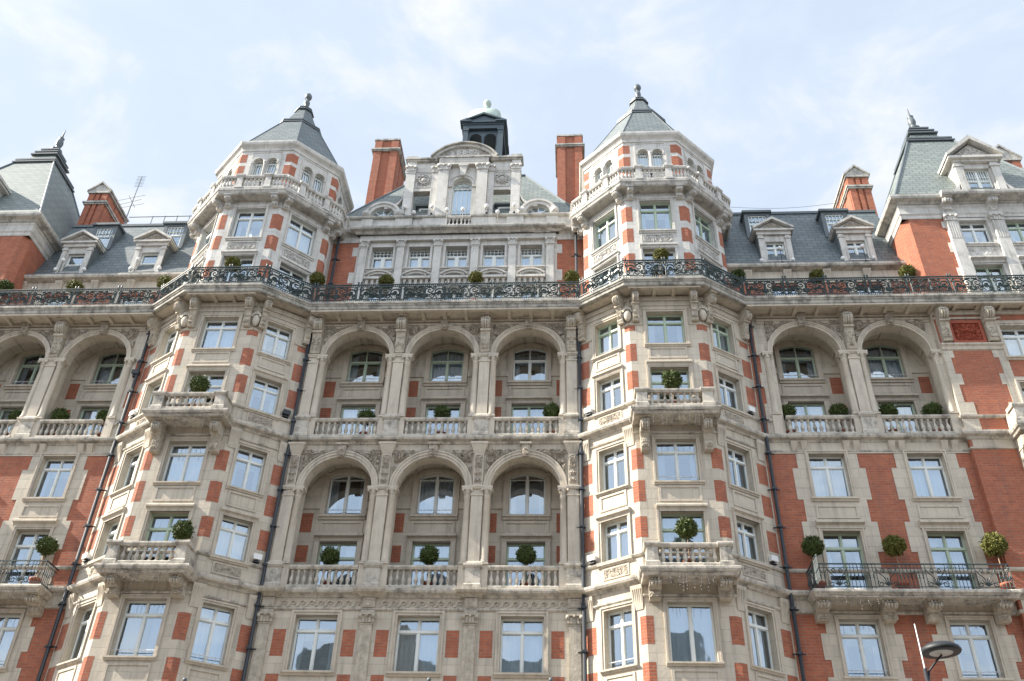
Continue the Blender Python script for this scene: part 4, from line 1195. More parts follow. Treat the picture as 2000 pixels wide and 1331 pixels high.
# ---- gable with the date ----------------------------------------------------------------------------
GF = Fr(CX, 35.62)
gb = MB(); gt = MB(); gl_ = MB(); gc = MB()
# parapet
gt.box(GF, -6.4, -.62, -.02, .08, 34.9, 36.02); gt.box(GF, .62, 6.4, -.02, .08, 34.9, 36.02)
for a, b in ((-5.2, -4.6), (-3.4, -2.5), (-1.95, -.62), (.62, 1.95), (2.5, 3.4), (4.6, 5.2)):
    gt.box(GF, a, b, -.02, .16, 35.1, 36.02)
for xa_, xb_ in ((-6.4, -.62), (.62, 6.4)): gl_.sweep([(CX + xa_, 35.6), (CX + xb_, 35.6)], [(0, 36.0), (.2, 36.02), (.24, 36.08), (.24, 36.14), (-.3, 36.2)])
# centre piece
ops = [(-.52, .52, 36.2, 38.54, .3)]
gb.wall(GF, -1.9, 1.9, 36.1, 40.0, ops, 0, .3)
# round head of the window cut as infill
gb2 = []
n_ = 14
for k in range(n_):
    t0, t1 = math.pi * k / n_, math.pi * (k + 1) / n_
# (the wall above the springing is open between the arch and the entablature: built ring by ring)
gb = MB()
gb.wall(GF, -1.62, -.52, 36.1, 40.0); gb.wall(GF, .52, 1.62, 36.1, 40.0)
for k in range(n_):
    t0, t1 = math.pi * k / n_, math.pi * (k + 1) / n_
    a, b = .52 * math.cos(t0), .52 * math.cos(t1); za, zb = 38.54 + .52 * math.sin(t0), 38.54 + .52 * math.sin(t1)
    gb.quad(GF.p(b, 0, zb), GF.p(a, 0, za), GF.p(a, 0, 40.0), GF.p(b, 0, 40.0))
    gb.quad(GF.p(a, 0, za), GF.p(b, 0, zb), GF.p(b, -.3, zb), GF.p(a, -.3, za))
for s in (-.52, .52): gb.quad(GF.p(s, 0, 36.1), GF.p(s, -.3, 36.1), GF.p(s, -.3, 38.54), GF.p(s, 0, 38.54))
# wings of the gable, open to the roof
for sg in (-1, 1):
    def sp_(a, b): return tuple(sorted((sg * a, sg * b)))
    gb.box(GF, *sp_(2.66, 3.16), -.45, .10, 36.15, 40.40)
    gb.box(GF, *sp_(1.62, 2.66), -.35, .0, 38.13, 40.40)
    gb.box(GF, *sp_(1.0, 1.615), -.45, -.004, 36.15, 40.3)
    gt.box(GF, *sp_(2.62, 3.20), -.48, .14, 36.15, 36.4); gt.box(GF, *sp_(2.63, 3.19), -.46, .13, 39.5, 39.62)
    gt.box(GF, *sp_(1.62, 2.62), -.02, .05, 38.13, 38.32); gt.box(GF, *sp_(1.62, 2.62), -.02, .04, 39.62, 39.74)
    gc.ring(GF, sg * 2.15, 39.0, .24, .29, -.02, .07, 0, 360, 24)
    gc.lathe(*GF.p(sg * 2.15, -.04, 0)[:2], [(0, 38.80), (.10, 38.83), (.17, 38.95), (.17, 39.06), (.10, 39.18), (0, 39.21)], 12)
    for q in range(14):
        a = R(q * 360 / 14); r0_ = .33 + .03 * (q % 2)
        gc.tube([GF.p(sg * 2.15 + r0_ * math.cos(a), .02, 39.0 + r0_ * math.sin(a)), GF.p(sg * 2.15 + (r0_ + .10) * math.cos(a + .25), .05, 39.0 + (r0_ + .10) * math.sin(a + .25))], .055, 6, .025)
    panel(gt, GF, *sp_(1.75, 2.56), 38.42, 39.58, 0, .06, .04)
    gl_.box(GF, *sp_(1.5, 3.22), -.45, .16, 40.40, 40.50); gl_.box(GF, *sp_(1.5, 3.28), -.5, .24, 40.50, 40.60)
    gl_.box(GF, *sp_(2.62, 3.22), -.4, .15, 40.60, 40.82)
    pilcap(gt, GF, sg * 2.91, .23, .11, 39.62, 40.02); pilcap(gt, GF, sg * 1.55, .17, .08, 39.5, 39.98)
    gt.box(GF, *sp_(1.38, 1.72), -.02, .08, 36.15, 39.5)
    # main pilasters
    gt.box(GF, *sp_(.78, 1.36), -.02, .22, 36.15, 39.55); gt.box(GF, *sp_(.74, 1.40), -.02, .26, 36.15, 36.4)
    pilcap(gt, GF, sg * 1.07, .29, .22, 39.55, 40.0)
    # volute ramps
    pts = []
    for i in range(13):
        a = R(180 + 90 * i / 12)
        pts.append((3.16 + .95 * (1 + math.cos(a)), 37.95 + 1.0 * (math.sin(a))))
    poly = [(3.14, 36.2)] + [(3.14, 37.98)] + pts + [(4.15, 36.9), (4.05, 36.72), (3.75, 36.95), (3.45, 37.2), (3.4, 36.2)]
    pp = [(sg * x, z) for x, z in pts]
    for i in range(12):
        q0, q1 = pts[i], pts[i + 1]
        gt.prism(GF, [(sg * q0[0], q0[1]), (sg * q1[0], q1[1]), (sg * q1[0], q1[1] - .16), (sg * q0[0], q0[1] - .16)], -.2, .1)
    # bull's-eye dormer in a scrolled hood
    c = sg * 4.15
    gt.ring(GF, c, 36.28, .66, .95, -.14, .12, 0, 180, 20); gt.ring(GF, c, 36.28, .86, 1.0, -.14, .18, 0, 180, 20)
    for e in (-1, 1):
        P = [GF.p(c + e * .86, q, 36.42) for q in (-.1, .22)]
        gt.tube(P, .23, 14)
        gt.tube([GF.p(c + e * .86, .22, 36.42), GF.p(c + e * .86, .27, 36.42)], .11, 10)
# balustrade below the window
balustrade(gt, GF, -.62, .62, 35.1, .1, .98, .2)
# arch mould, entablature, segmental pediment
gt.ring(GF, 0, 38.54, .54, .74, -.02, .08, 0, 180, 20); gt.ring(GF, 0, 38.54, .70, .78, -.02, .12, 0, 180, 20)
gt.prism(GF, [(-.12, 39.15), (.12, 39.15), (.22, 39.85), (-.22, 39.85)], 0, .24); gt.box(GF, -.27, .27, 0, .28, 39.85, 39.95)
for sg in (-1, 1):
    x0, x1 = sorted((sg * .54, sg * .76)); gt.box(GF, x0, x1, -.02, .1, 38.4, 38.54)
gt.box(GF, -1.42, 1.42, -.3, .24, 40.0, 40.12); gt.box(GF, -1.38, 1.38, -.3, .20, 40.12, 40.55)
for i in range(24): gt.box(GF, -1.34 + .113 * i, -1.30 + .113 * i, .19, .23, 40.2, 40.5)
gl_.box(GF, -1.5, 1.5, -.3, .27, 40.55, 40.66)
rr = (1.88 ** 2 + 1.1 ** 2) / 2.2; cz = 41.75 - rr; aa = math.degrees(math.asin(1.88 / rr))
gt.ring(GF, 0, cz, rr - .24, rr - .08, -.4, .20, 90 - aa, 90 + aa, 26); gl_.ring(GF, 0, cz, rr - .08, rr, -.45, .34, 90 - aa, 90 + aa, 26)
poly = [(-1.7, 40.6), (1.7, 40.6)] + [((rr - .2) * math.cos(R(90 - aa * .93 + 2 * aa * .93 * i / 20)), cz + (rr - .2) * math.sin(R(90 - aa * .93 + 2 * aa * .93 * i / 20))) for i in range(21)]
gb.prism(GF, poly, -.35, .03)
gc.carve(GF, -1.35, -.80, 40.80, 41.2, .037, .10, lambda s, z: math.hypot(s, z - cz) < rr - .26, seed=2); gc.carve(GF, .80, 1.35, 40.80, 41.2, .037, .10, lambda s, z: math.hypot(s, z - cz) < rr - .26, seed=2)
gc.carve(GF, -.22, .22, 41.36, 41.56, .037, .12, seed=8)
gable = obj('gable', gb, W_, hotel)
obj('mouldings', gt, WT, gable); obj('coping', gl_, WL, gable); obj('carving', gc, 'carvedwhite', gable)
window(GF, 0, -.26, 36.2, 'round', 1.06, 2.86, 'frame', parent=hotel, cur=0)
for sg in (-1, 1):
    window(GF, sg * 4.15, -.10, 36.22, 'round', 1.34, .74, 'frame', cur=1)
# raised numerals 1889
def numeral(ch, x, z, h=.40, r_=.042):
    m_ = MB(); w_2 = h * .24
    def cir(cx_, cz_, a, b): return [GF.p(cx_ + a * math.cos(R(q)), .07, cz_ + b * math.sin(R(q))) for q in range(0, 361, 24)]
    if ch == '1':
        m_.tube([GF.p(x - .07, .07, z + h * .8), GF.p(x, .07, z + h), GF.p(x, .07, z)], r_, 6); m_.tube([GF.p(x - .09, .07, z), GF.p(x + .09, .07, z)], r_, 6)
    elif ch == '8':
        m_.tube(cir(x, z + h * .74, w_2 * .85, h * .25), r_, 6); m_.tube(cir(x, z + h * .25, w_2, h * .25), r_, 6)
    elif ch == '9':
        m_.tube(cir(x, z + h * .70, w_2, h * .28), r_, 6)
        m_.tube([GF.p(x + w_2, .07, z + h * .7), GF.p(x + w_2 * .9, .07, z + h * .3), GF.p(x + w_2 * .2, .07, z + h * .02), GF.p(x - w_2 * .7, .07, z + h * .08)], r_, 6)
    return m_
for i, ch in enumerate('1889'):
    obj('numeral', numeral(ch, -.54 + .36 * i, 40.90), W_, gable)

# ---- roofs of the centre -------------------------------------------------------------------------------
def hip(mb, x0, x1, y0, y1, z0, X0, X1, Y0, Y1, z1):
    P = [(x0, y0, z0), (x1, y0, z0), (x1, y1, z0), (x0, y1, z0), (X0, Y0, z1), (X1, Y0, z1), (X1, Y1, z1), (X0, Y1, z1)]
    mb.add(P, [(0, 1, 5, 4), (1, 2, 6, 5), (2, 3, 7, 6), (3, 0, 4, 7), (4, 5, 6, 7)])
rf = MB()
hip(rf, CX - 6.5, CX + 6.5, 35.72, 47.5, 36.3, CX - 3.2, CX + 3.2, 39.0, 44.2, 42.75)
croof = obj('roof', rf, 'slatepale', hotel)
rd = MB()
for sg in (-1, 1):
    rd.tube([(CX + sg * 6.5, 35.72, 36.32), (CX + sg * 3.2, 39.0, 42.77)], .06, 6)
rd.tube([(CX - 3.2, 39.0, 42.77), (CX + 3.2, 39.0, 42.77)], .1, 6)
obj('ridge', rd, 'lead', croof)
# small lead dormers behind the open gable wings
for sg in (-1, 1):
    d = MB(); x = CX + sg * 2.15 + .25
    d.box(F0, x - .55, x + .55, -38.2, -36.2, 36.3, 37.5); d.box(F0, x - .66, x + .66, -38.4, -36.05, 37.5, 37.62)
    do = obj('dormer', d, 'lead', hotel)
    window(Fr(x, 36.18), 0, .0, 36.35, 'sash', .9, 1.05, 'frame', parent=do, name='window_frame', cur=1)

# ---- chimneys --------------------------------------------------------------------------------------------
def stack(x0, x1, y0, y1, z0, z1, gabled=False):
    c = MB(); cap = MB()
    c.box(F0, x0, x1, -y1, -y0, z0, z1)
    w_ = x1 - x0
    # raised brick strips at the corners and the sides
    for (a, b) in ((x0 - .03, x0 + w_ * .3), (x1 - w_ * .3, x1 + .03)) if not gabled else ((x0 - .04, x0 + w_ * .28), (x0 + w_ * .4, x0 + w_ * .6), (x1 - w_ * .28, x1 + .04)):
        c.box(F0, a, b, -y1 - .04, -y0 + .09, z0, z1 - .1)
    dy = y1 - y0
    for t_ in (0, .4, .8): c.box(F0, x0 - .07, x1 + .07, -(y0 + dy * (t_ + .2)), -(y0 + dy * t_ + .05), z0, z1 - .12)
    k = z1 - (1.05 if not gabled else .95)
    for q, e in ((k, .14), (k + .10, .20), (k + .20, .12)): cap.box(F0, x0 - e, x1 + e, -y1 - e, -y0 + e, q, q + .1)
    if not gabled:
        cap.box(F0, x0 - .10, x1 + .10, -y1 - .10, -y0 + .10, z1 - .02, z1 + .12)
        cap.box(F0, x0 + .1, x0 + .5, -y1 + .2, -y0 - .2, z1 + .12, z1 + .2); cap.box(F0, x1 - .5, x1 - .1, -y1 + .2, -y0 - .2, z1 + .12, z1 + .2)
    else:
        e = .13; m_ = (x0 + x1) / 2
        cap.box(F0, x0 - e, x1 + e, -y1 - e, -y0 + e, z1 - .02, z1 + .12)
        cap.prism(F0, [(x0 - e - .06, z1 + .12), (x1 + e + .06, z1 + .12), (m_, z1 + .12 + w_ * .62)], -y1 - e, -y0 + e - .05)
        for sg in (-1, 1):
            xe = m_ + sg * (w_ / 2 + e + .08)
            cap.prism(F0, [(xe, z1 + .10), (xe, z1 + .22), (m_, z1 + .26 + w_ * .64), (m_, z1 + .14 + w_ * .62)], -y1 - e - .02, -y0 + e + .03)
        cap.box(F0, x0 - .2, x1 + .2, -y1 - .2, -y0 + .2, z0 + 0.0, z0 + .22)
    o = obj('chimney', c, 'brick', hotel)
    obj('cap', cap, 'whiteledge', o)
stack(CX - 6.62, CX - 5.15, 40.35, 42.8, 37.5, 47.7); stack(CX + 5.15, CX + 6.62, 40.35, 42.8, 37.5, 47.7)

# ---- cupola -----------------------------------------------------------------------------------------------
cy_ = 43.7; c = MB(); h0 = 42.0
for sx in (-1, 1):
    for sy in (-1, 1):
        c.box(F0, CX + sx * 1.18 - .17, CX + sx * 1.18 + .17, -cy_ + sy * 1.18 - .17, -cy_ + sy * 1.18 + .17, h0, 51.02)
        c.box(F0, CX + sx * 1.18 - .21, CX + sx * 1.18 + .21, -cy_ + sy * 1.18 - .21, -cy_ + sy * 1.18 + .21, 50.85, 51.0)
c.box(F0, CX - 1.25, CX + 1.25, -cy_ - 1.25, -cy_ + 1.25, h0, 48.0)
for fr in (Fr(CX, cy_ - 1.15, 0), Fr(CX + 1.15, cy_, 90), Fr(CX, cy_ + 1.15, 180), Fr(CX - 1.15, cy_, 270)):
    for ce in (-.5, .5):
        n_ = 10
        for k in range(n_):
            t0, t1 = math.pi * k / n_, math.pi * (k + 1) / n_
            a, b = ce + .40 * math.cos(t0), ce + .40 * math.cos(t1); za, zb = 50.32 + .40 * math.sin(t0), 50.32 + .40 * math.sin(t1)
            c.prism(fr, [(b, zb), (a, za), (a, 51.0), (b, 51.0)], -.15, 0)
    c.box(fr, -1.02, -.90, -.15, 0, 48.0, 51.0); c.box(fr, .90, 1.02, -.15, 0, 48.0, 51.0); c.box(fr, -.10, .10, -.15, 0, 50.32, 51.0)
cup = obj('cupola', c, 'cupola', hotel)
c = MB()
for fr in (Fr(CX, cy_ - 1.1, 0), Fr(CX + 1.1, cy_, 90), Fr(CX, cy_ + 1.1, 180), Fr(CX - 1.1, cy_, 270)):
    x, y, _ = fr.p(0, .0, 0)
    c.lathe(x, y, [(.13, 48.0), (.13, 48.1), (.1, 48.15), (.09, 50.05), (.12, 50.15), (.14, 50.32)], 10)
obj('columns', c, 'cupola', cup)
c = MB()
c.box(F0, CX - 1.38, CX + 1.38, -cy_ - 1.38, -cy_ + 1.38, 51.02, 51.36); c.box(F0, CX - 1.44, CX + 1.44, -cy_ - 1.44, -cy_ + 1.44, 51.36, 51.5); c.box(F0, CX - 1.54, CX + 1.54, -cy_ - 1.54, -cy_ + 1.54, 51.5, 51.6)
for k, fr in enumerate((Fr(CX, cy_ - 1.42, 0), Fr(CX + 1.42, cy_, 90), Fr(CX, cy_ + 1.42, 180), Fr(CX - 1.42, cy_, 270))):
    c.prism(fr, [(-1.40, 51.6), (1.40, 51.6), (0, 52.25)], -.5, .0)
    for sg in (-1, 1): c.prism(fr, [(sg * 1.60, 51.57), (sg * 1.60, 51.68), (0, 52.50), (0, 52.32)], -.6, .14)
obj('pediments', c, 'cupola', cup)
c = MB(); P = []
prof = [(1.16, 51.6), (1.15, 52.45), (1.11, 52.85), (.99, 53.28), (.74, 53.8), (.42, 54.22), (.30, 54.34)]
for r_, z in prof:
    for sx, sy in ((-1, -1), (0, -1.05), (1, -1), (1.05, 0), (1, 1), (0, 1.05), (-1, 1), (-1.05, 0)): P.append((CX + sx * r_, cy_ + sy * r_, z))
c.add(P, [(j * 8 + i, j * 8 + (i + 1) % 8, (j + 1) * 8 + (i + 1) % 8, (j + 1) * 8 + i) for j in range(len(prof) - 1) for i in range(8)] + [tuple((len(prof) - 1) * 8 + i for i in range(8))], True)
c.lathe(CX, cy_, [(.34, 54.30), (.38, 54.44), (.25, 54.54), (.17, 54.74), (.17, 54.86), (.25, 55.0), (.30, 55.2), (.26, 55.4), (.14, 55.52), (.0, 55.55)], 16)
obj('dome', c, 'copper', cup)

# ---- turrets -------------------------------------------------------------------------------------------------
def octa(cx_, cy2, a, rot=0):
    r_ = a / math.cos(math.pi / 8)
    return [(cx_ + r_ * math.cos(R(-112.5 - 45 + 45 * k)), cy2 + r_ * math.sin(R(-112.5 - 45 + 45 * k))) for k in range(8)]
def turret(sx):
    tx = 4.14 if sx == 0 else mir(4.14); ty = 35.9
    st = MB(); tr_ = MB(); bk = MB(); cv = MB(); ld = MB()
    A1, A2 = 3.42, 3.30
    o1 = octa(tx, ty, A1); o2 = octa(tx, ty, A2)
    turr = None
    wins = []; brs = []
    for k in range(8):
        p, q = o1[k], o1[(k + 1) % 8]
        ang = math.degrees(math.atan2(q[1] - p[1], q[0] - p[0])); fr = Fr(p[0], p[1], ang); ln = math.hypot(q[0] - p[0], q[1] - p[1]); c = ln / 2
        vis = k in (0, 1, 2)
        ops = [(c - .74, c + .74, 32.0, 33.98), (c - .74, c + .74, 28.6, 30.86)] if vis else []
        st.wall(fr, 0, ln, 28.43, 34.6, ops, 0, .28)
        if vis:
            wins += [(fr, c, 32.0, 1.5, 1.99, 'cross', 'framegreen' if sx == 0 else 'frame'), (fr, c, 28.6, 1.5, 2.28, 'cross', 'frame')]
            architrave(tr_, fr, c - .74, c + .74, 32.0, 33.98, .12)
            sill(tr_, fr, c - .88, c + .88, 32.0, 0, .16, .12); sill(tr_, fr, c - .88, c + .88, 31.12, 0, .22, .15)
            cv.carve(fr, c - .70, c + .70, 31.26, 31.70, .008, .07, seed=21 + k)
            panel(tr_, fr, c - .76, c + .76, 31.2, 31.76, 0, .05, .04)
            architrave(tr_, fr, c - .74, c + .74, 29.2, 30.86, .10)
            tr_.box(fr, .08, ln - .08, -.02, .05, 34.12, 34.22)
        for za, zb in ((29.55, 30.6), (31.3, 32.17), (32.62, 33.58)):
            bk.box(fr, -.002, .30, -.03, .005, za, zb); bk.box(fr, ln - .30, ln + .002, -.03, .005, za, zb)
        tr_.box(fr, -.01, .36, -.02, .04, 34.0, 34.10); tr_.box(fr, ln - .36, ln + .01, -.02, .04, 34.0, 34.10)
        # bell stage
        p, q = o2[k], o2[(k + 1) % 8]
        fr2 = Fr(p[0], p[1], ang); l2 = math.hypot(q[0] - p[0], q[1] - p[1]); c2 = l2 / 2
        N_ = 8; cs = (c2 - .36, c2 + .36); rr_ = .27; zs = 37.45
        st.wall(fr2, 0, c2 - .63, 34.6, 38.75); st.wall(fr2, c2 + .63, l2, 34.6, 38.75); st.wall(fr2, c2 - .09, c2 + .09, 34.6, zs)
        st.wall(fr2, c2 - .09, c2 + .09, zs, 38.75); st.wall(fr2, c2 - .63, c2 + .63, 34.6, 36.3)
        for ce in cs:
            for j in range(N_):
                t0, t1 = math.pi * j / N_, math.pi * (j + 1) / N_
                a, b = ce + rr_ * math.cos(t0), ce + rr_ * math.cos(t1); za, zb = zs + rr_ * math.sin(t0), zs + rr_ * math.sin(t1)
                st.quad(fr2.p(b, 0, zb), fr2.p(a, 0, za), fr2.p(a, 0, 38.75), fr2.p(b, 0, 38.75))
                st.quad(fr2.p(a, 0, za), fr2.p(b, 0, zb), fr2.p(b, -.22, zb), fr2.p(a, -.22, za))
            for e in (-rr_, rr_): st.quad(fr2.p(ce + e, 0, 36.3), fr2.p(ce + e, -.22, 36.3), fr2.p(ce + e, -.22, zs), fr2.p(ce + e, 0, zs))
            tr_.ring(fr2, ce, zs, rr_ + .0, rr_ + .09, -.02, .05, 0, 180, 10)
            if k in (7, 0, 1, 2, 3): wins.append((fr2, ce, 36.3, .56, 1.43, 'round', 'frame'))
        x, y, _ = fr2.p(c2, .03, 0); tr_.lathe(x, y, [(.08, 36.3), (.06, 36.4), (.055, 37.25), (.1, 37.4), (.11, 37.46)], 8)
        tr_.box(fr2, c2 - .72, c2 - .60, -.02, .04, 37.36, 37.46); tr_.box(fr2, c2 + .60, c2 + .72, -.02, .04, 37.36, 37.46)
        panel(tr_, fr2, c2 - .80, c2 + .80, 36.0, 38.22, 0, .07, .03)
        for za, zb in ((37.45, 38.05), (36.55, 37.2), (35.6, 36.3)):
            bk.box(fr2, -.002, .34, -.03, .005, za, zb); bk.box(fr2, l2 - .34, l2 + .002, -.03, .005, za, zb)
        # balustrade on the corbelled slab
        pb, qb = octa(tx, ty, 3.95)[k], octa(tx, ty, 3.95)[(k + 1) % 8]
        f3 = Fr(pb[0], pb[1], ang); l3 = math.hypot(qb[0] - pb[0], qb[1] - pb[1])
        ld_ = ld
        if k in (7, 0, 1, 2, 3):
            for ss in (l3 / 2 - .72, l3 / 2 + .72): pedestal(ld, f3, ss - .15, ss + .15, -.16, .08, 34.84, 35.78)
            balustrade(ld, f3, l3 / 2 - .52, l3 / 2 + .52, 34.84, -.06, .9, .19)
            balustrade(ld, f3, .03, l3 / 2 - .92, 34.84, -.06, .9, .19); balustrade(ld, f3, l3 / 2 + .92, l3 - .03, 34.84, -.06, .9, .19)
            for ss in (.42, ln - .42):
                brs.append((fr, ss - .18 * (1 if ss < c else -1)))
    tr_.sweep(octa(tx, ty, A2), [(0, 38.25), (.05, 38.27), (.05, 38.42), (.10, 38.5), (.22, 38.62), (.25, 38.74), (.25, 38.84), (.0, 38.9)], closed=True)
    turr = obj('turret', st, W_, hotel)
    for fr, q_ in brs: bracket(fr, q_, .30, 33.98, 34.46, .52, 0, turr, WT)
    obj('mouldings', tr_, WT, turr); obj('brick_blocks', bk, 'brick', turr); obj('carved_panels', cv, 'carvedwhite', turr)
    ld2 = MB()
    ld2.sweep(octa(tx, ty, 3.98), [(-.8, 34.48), (-.06, 34.48), (0, 34.54), (.03, 34.64), (.08, 34.70), (.08, 34.80), (-.1, 34.86), (-.9, 34.87)], closed=True)
    obj('corbelled_slab', ld2, WL, turr); obj('balustrade', ld, WT, turr)
    for fr, c, z, wd, ht, sty, fm in wins:
        window(fr, c, -.22 if sty != 'round' else -.18, z, sty, wd, ht, fm, cur=(0 if sty == 'round' else None))
    # bell-cast slate roof in two tiers
    rf = MB()
    def tier(pr):
        P = []
        for a, z in pr: P += [(x, y, z) for x, y in octa(tx, ty, a)]
        rf.add(P, [(j * 8 + i, j * 8 + (i + 1) % 8, (j + 1) * 8 + (i + 1) % 8, (j + 1) * 8 + i) for j in range(len(pr) - 1) for i in range(8)])
    tier([(3.48, 38.88), (3.2, 39.12), (1.30, 43.0)]); tier([(1.27, 43.2), (1.05, 43.5), (.40, 45.2)])
    ro = obj('roof', rf, 'slatemid', turr)
    lb = MB()
    def band(a, z0, z1):
        P = [(x, y, z) for z in (z0, z1) for x, y in octa(tx, ty, a)]
        lb.add(P, [(i, (i + 1) % 8, 8 + (i + 1) % 8, 8 + i) for i in range(8)] + [tuple(range(8)), tuple(range(15, 7, -1))])
    band(1.38, 42.95, 43.03); band(1.27, 43.03, 43.12); band(1.36, 43.12, 43.2); band(.54, 45.1, 45.17); band(.42, 45.17, 45.34); band(.46, 45.34, 45.4); band(.33, 45.4, 45.52)
    for k in range(8):
        a, b = octa(tx, ty, 3.22)[k], octa(tx, ty, 1.32)[k]
        lb.tube([(a[0], a[1], 39.1), (b[0], b[1], 43.0)], .022, 5)
    lb.lathe(tx, ty, [(.30, 45.5), (.24, 45.62), (.13, 45.75), (.11, 45.9), (.18, 46.05), (.17, 46.25), (.09, 46.38), (.08, 46.46), (.16, 46.53), (.215, 46.68), (.215, 46.80), (.15, 46.95), (.05, 47.03), (.0, 47.04)], 14)
    obj('finial', lb, 'lead', turr)
turret(0); turret(1)

# ---- wing attic storeys, mansards, dormers ---------------------------------------------------------------------
def attic(sx):
    f = (lambda x: x) if sx == 0 else mir
    def span(a, b): return tuple(sorted((f(a), f(b))))
    AF = Fr(0, 34.95)
    bk = MB(); st = MB(); ld = MB()
    cs = [f(10.25), f(14.2)]
    a, b = span(6.5, 16.3)
    bk.wall(AF, a, b, 28.43, 30.95, [(c - .62, c + .62, 28.6, 30.6) for c in cs])
    for c in cs:
        window(AF, c, -.2, 28.6, 'cross', 1.28, 2.02, 'frame')
        for sg in (-1, 1):
            x0, x1 = sorted((c + sg * .62, c + sg * 1.0)); st.box(AF, x0, x1, -.02, .04, 28.5, 30.95)
    st.box(AF, a, b, -.02, .03, 30.75, 31.5)
    for k in range(5):
        x = f(8.6 + 1.87 * k)
        st.taper(AF, x - .16, x + .16, -.02, .06, 30.85, x - .19, x + .19, -.02, .24, 31.42)
        for q in (-.09, 0, .09): st.taper(AF, x + q - .018, x + q + .018, 0, .09, 31.0, x + q - .02, x + q + .02, 0, .26, 31.36)
    pth = [(a, 34.95), (b, 34.95)]
    ld.sweep(pth, [(0, 31.42), (.12, 31.46), (.32, 31.54), (.36, 31.62), (.36, 31.72), (.30, 31.78), (-.2, 31.84)])
    w_ = obj('wall', bk, 'brick', hotel); obj('mouldings', st, TRIM, w_); obj('cornice', ld, LEDGE, w_)
    rf = MB()
    rf.add([(a, 34.98, 31.8), (b, 34.98, 31.8), (b, 36.9, 37.2), (a, 36.9, 37.2), (b, 43, 37.3), (a, 43, 37.3)], [(0, 1, 2, 3), (3, 2, 4, 5)])
    ro = obj('roof', rf, 'slate', hotel)
    rd = MB(); rd.box(F0, a, b, -37.1, -36.82, 37.14, 37.3); rd.box(F0, a, b, -35.0, -34.7, 31.80, 31.88)
    obj('flashing', rd, 'lead', ro)
    DY = 35.22
    for c in cs:
        DF = Fr(c, DY)
        d = MB()
        d.box(DF, -.98, -.56, -1.4, .0, 31.86, 34.72); d.box(DF, .56, .98, -1.4, .0, 31.86, 34.72)
        d.box(DF, -.56, .56, -1.4, .0, 34.05, 34.72); d.box(DF, -.56, .56, -.5, .0, 31.86, 32.5)
        d.box(DF, -.98, -.68, -.02, .08, 32.3, 34.5); d.box(DF, .68, .98, -.02, .08, 32.3, 34.5)
        d.box(DF, -1.02, -.64, -.02, .12, 34.22, 34.36); d.box(DF, .64, 1.02, -.02, .12, 34.22, 34.36)
        d.box(DF, -1.05, 1.05, -.02, .13, 34.5, 34.72)
        d.box(DF, -1.22, 1.22, -1.4, .26, 34.72, 34.84)
        d.prism(DF, [(-1.1, 34.84), (1.1, 34.84), (0, 35.52)], -1.6, .06)
        for sg in (-1, 1): d.prism(DF, [(sg * 1.26, 34.84), (sg * 1.26, 34.98), (0, 35.74), (0, 35.56)], -1.75, .30)
        sill(d, DF, -.72, .72, 32.5, .0, .16, .16)
        def slim(mb_):
            mb_.v = [(c + (x - c) * .81, DY + (y - DY) * .9, 31.74 + (z - 31.86) * .885) for x, y, z in mb_.v]
        slim(d)
        do = obj('dormer', d, WT, hotel)
        cv = MB()
        for a_ in range(15, 170, 14):
            cv.tube([DF.p(0, .08, 34.88), DF.p(.62 * math.cos(R(a_)) * (1 - .15 * math.sin(R(a_))), .09, 34.88 + .45 * math.sin(R(a_)))], .02, 5, .045)
        slim(cv); obj('carving', cv, 'carved', do)
        ch = MB()
        ch.box(DF, -1.03, -.985, -1.9, -.02, 31.86, 34.7); ch.box(DF, .985, 1.03, -1.9, -.02, 31.86, 34.7)
        for sg in (-1, 1): ch.prism(DF, [(sg * 1.28, 34.99), (sg * 1.28, 35.02), (0, 35.80), (0, 35.755)], -1.8, .2)
        slim(ch); obj('cheek', ch, 'lead', do)
        window(DF, 0, -.15, 32.30, 'cross' if sx == 0 else 'sash', .94, 1.40, 'frame', parent=do, name='window_frame', cur=wrnd.choice((1, 3, 0)))
        # lead box dormer higher up the slope, set back and to one side
        ux = c + (-.45 if sx == 0 else .5)
        UFr = Fr(ux, 35.95)
        d = MB()
        d.box(UFr, -.66, -.46, -1.2, 0, 34.6, 36.35); d.box(UFr, .46, .66, -1.2, 0, 34.6, 36.35); d.box(UFr, -.46, .46, -1.2, 0, 36.2, 36.35); d.box(UFr, -.66, .66, -.3, .05, 34.55, 34.7)
        d.box(UFr, -.76, .76, -1.6, .12, 36.35, 36.48); d.box(UFr, -.72, .72, -1.6, .06, 36.48, 36.55)
        do = obj('dormer', d, 'lead', hotel)
        window(UFr, 0, -.06, 34.7, 'sashgrid', .94, 1.51, 'frame', parent=do, name='window_frame', cur=0)
    # gabled stack on the ridge
    xa, xb = span(15.66, 16.72)
    stack(xa, xb, 37.8, 40.2, 37.2, 40.75, True)
attic(0); attic(1)

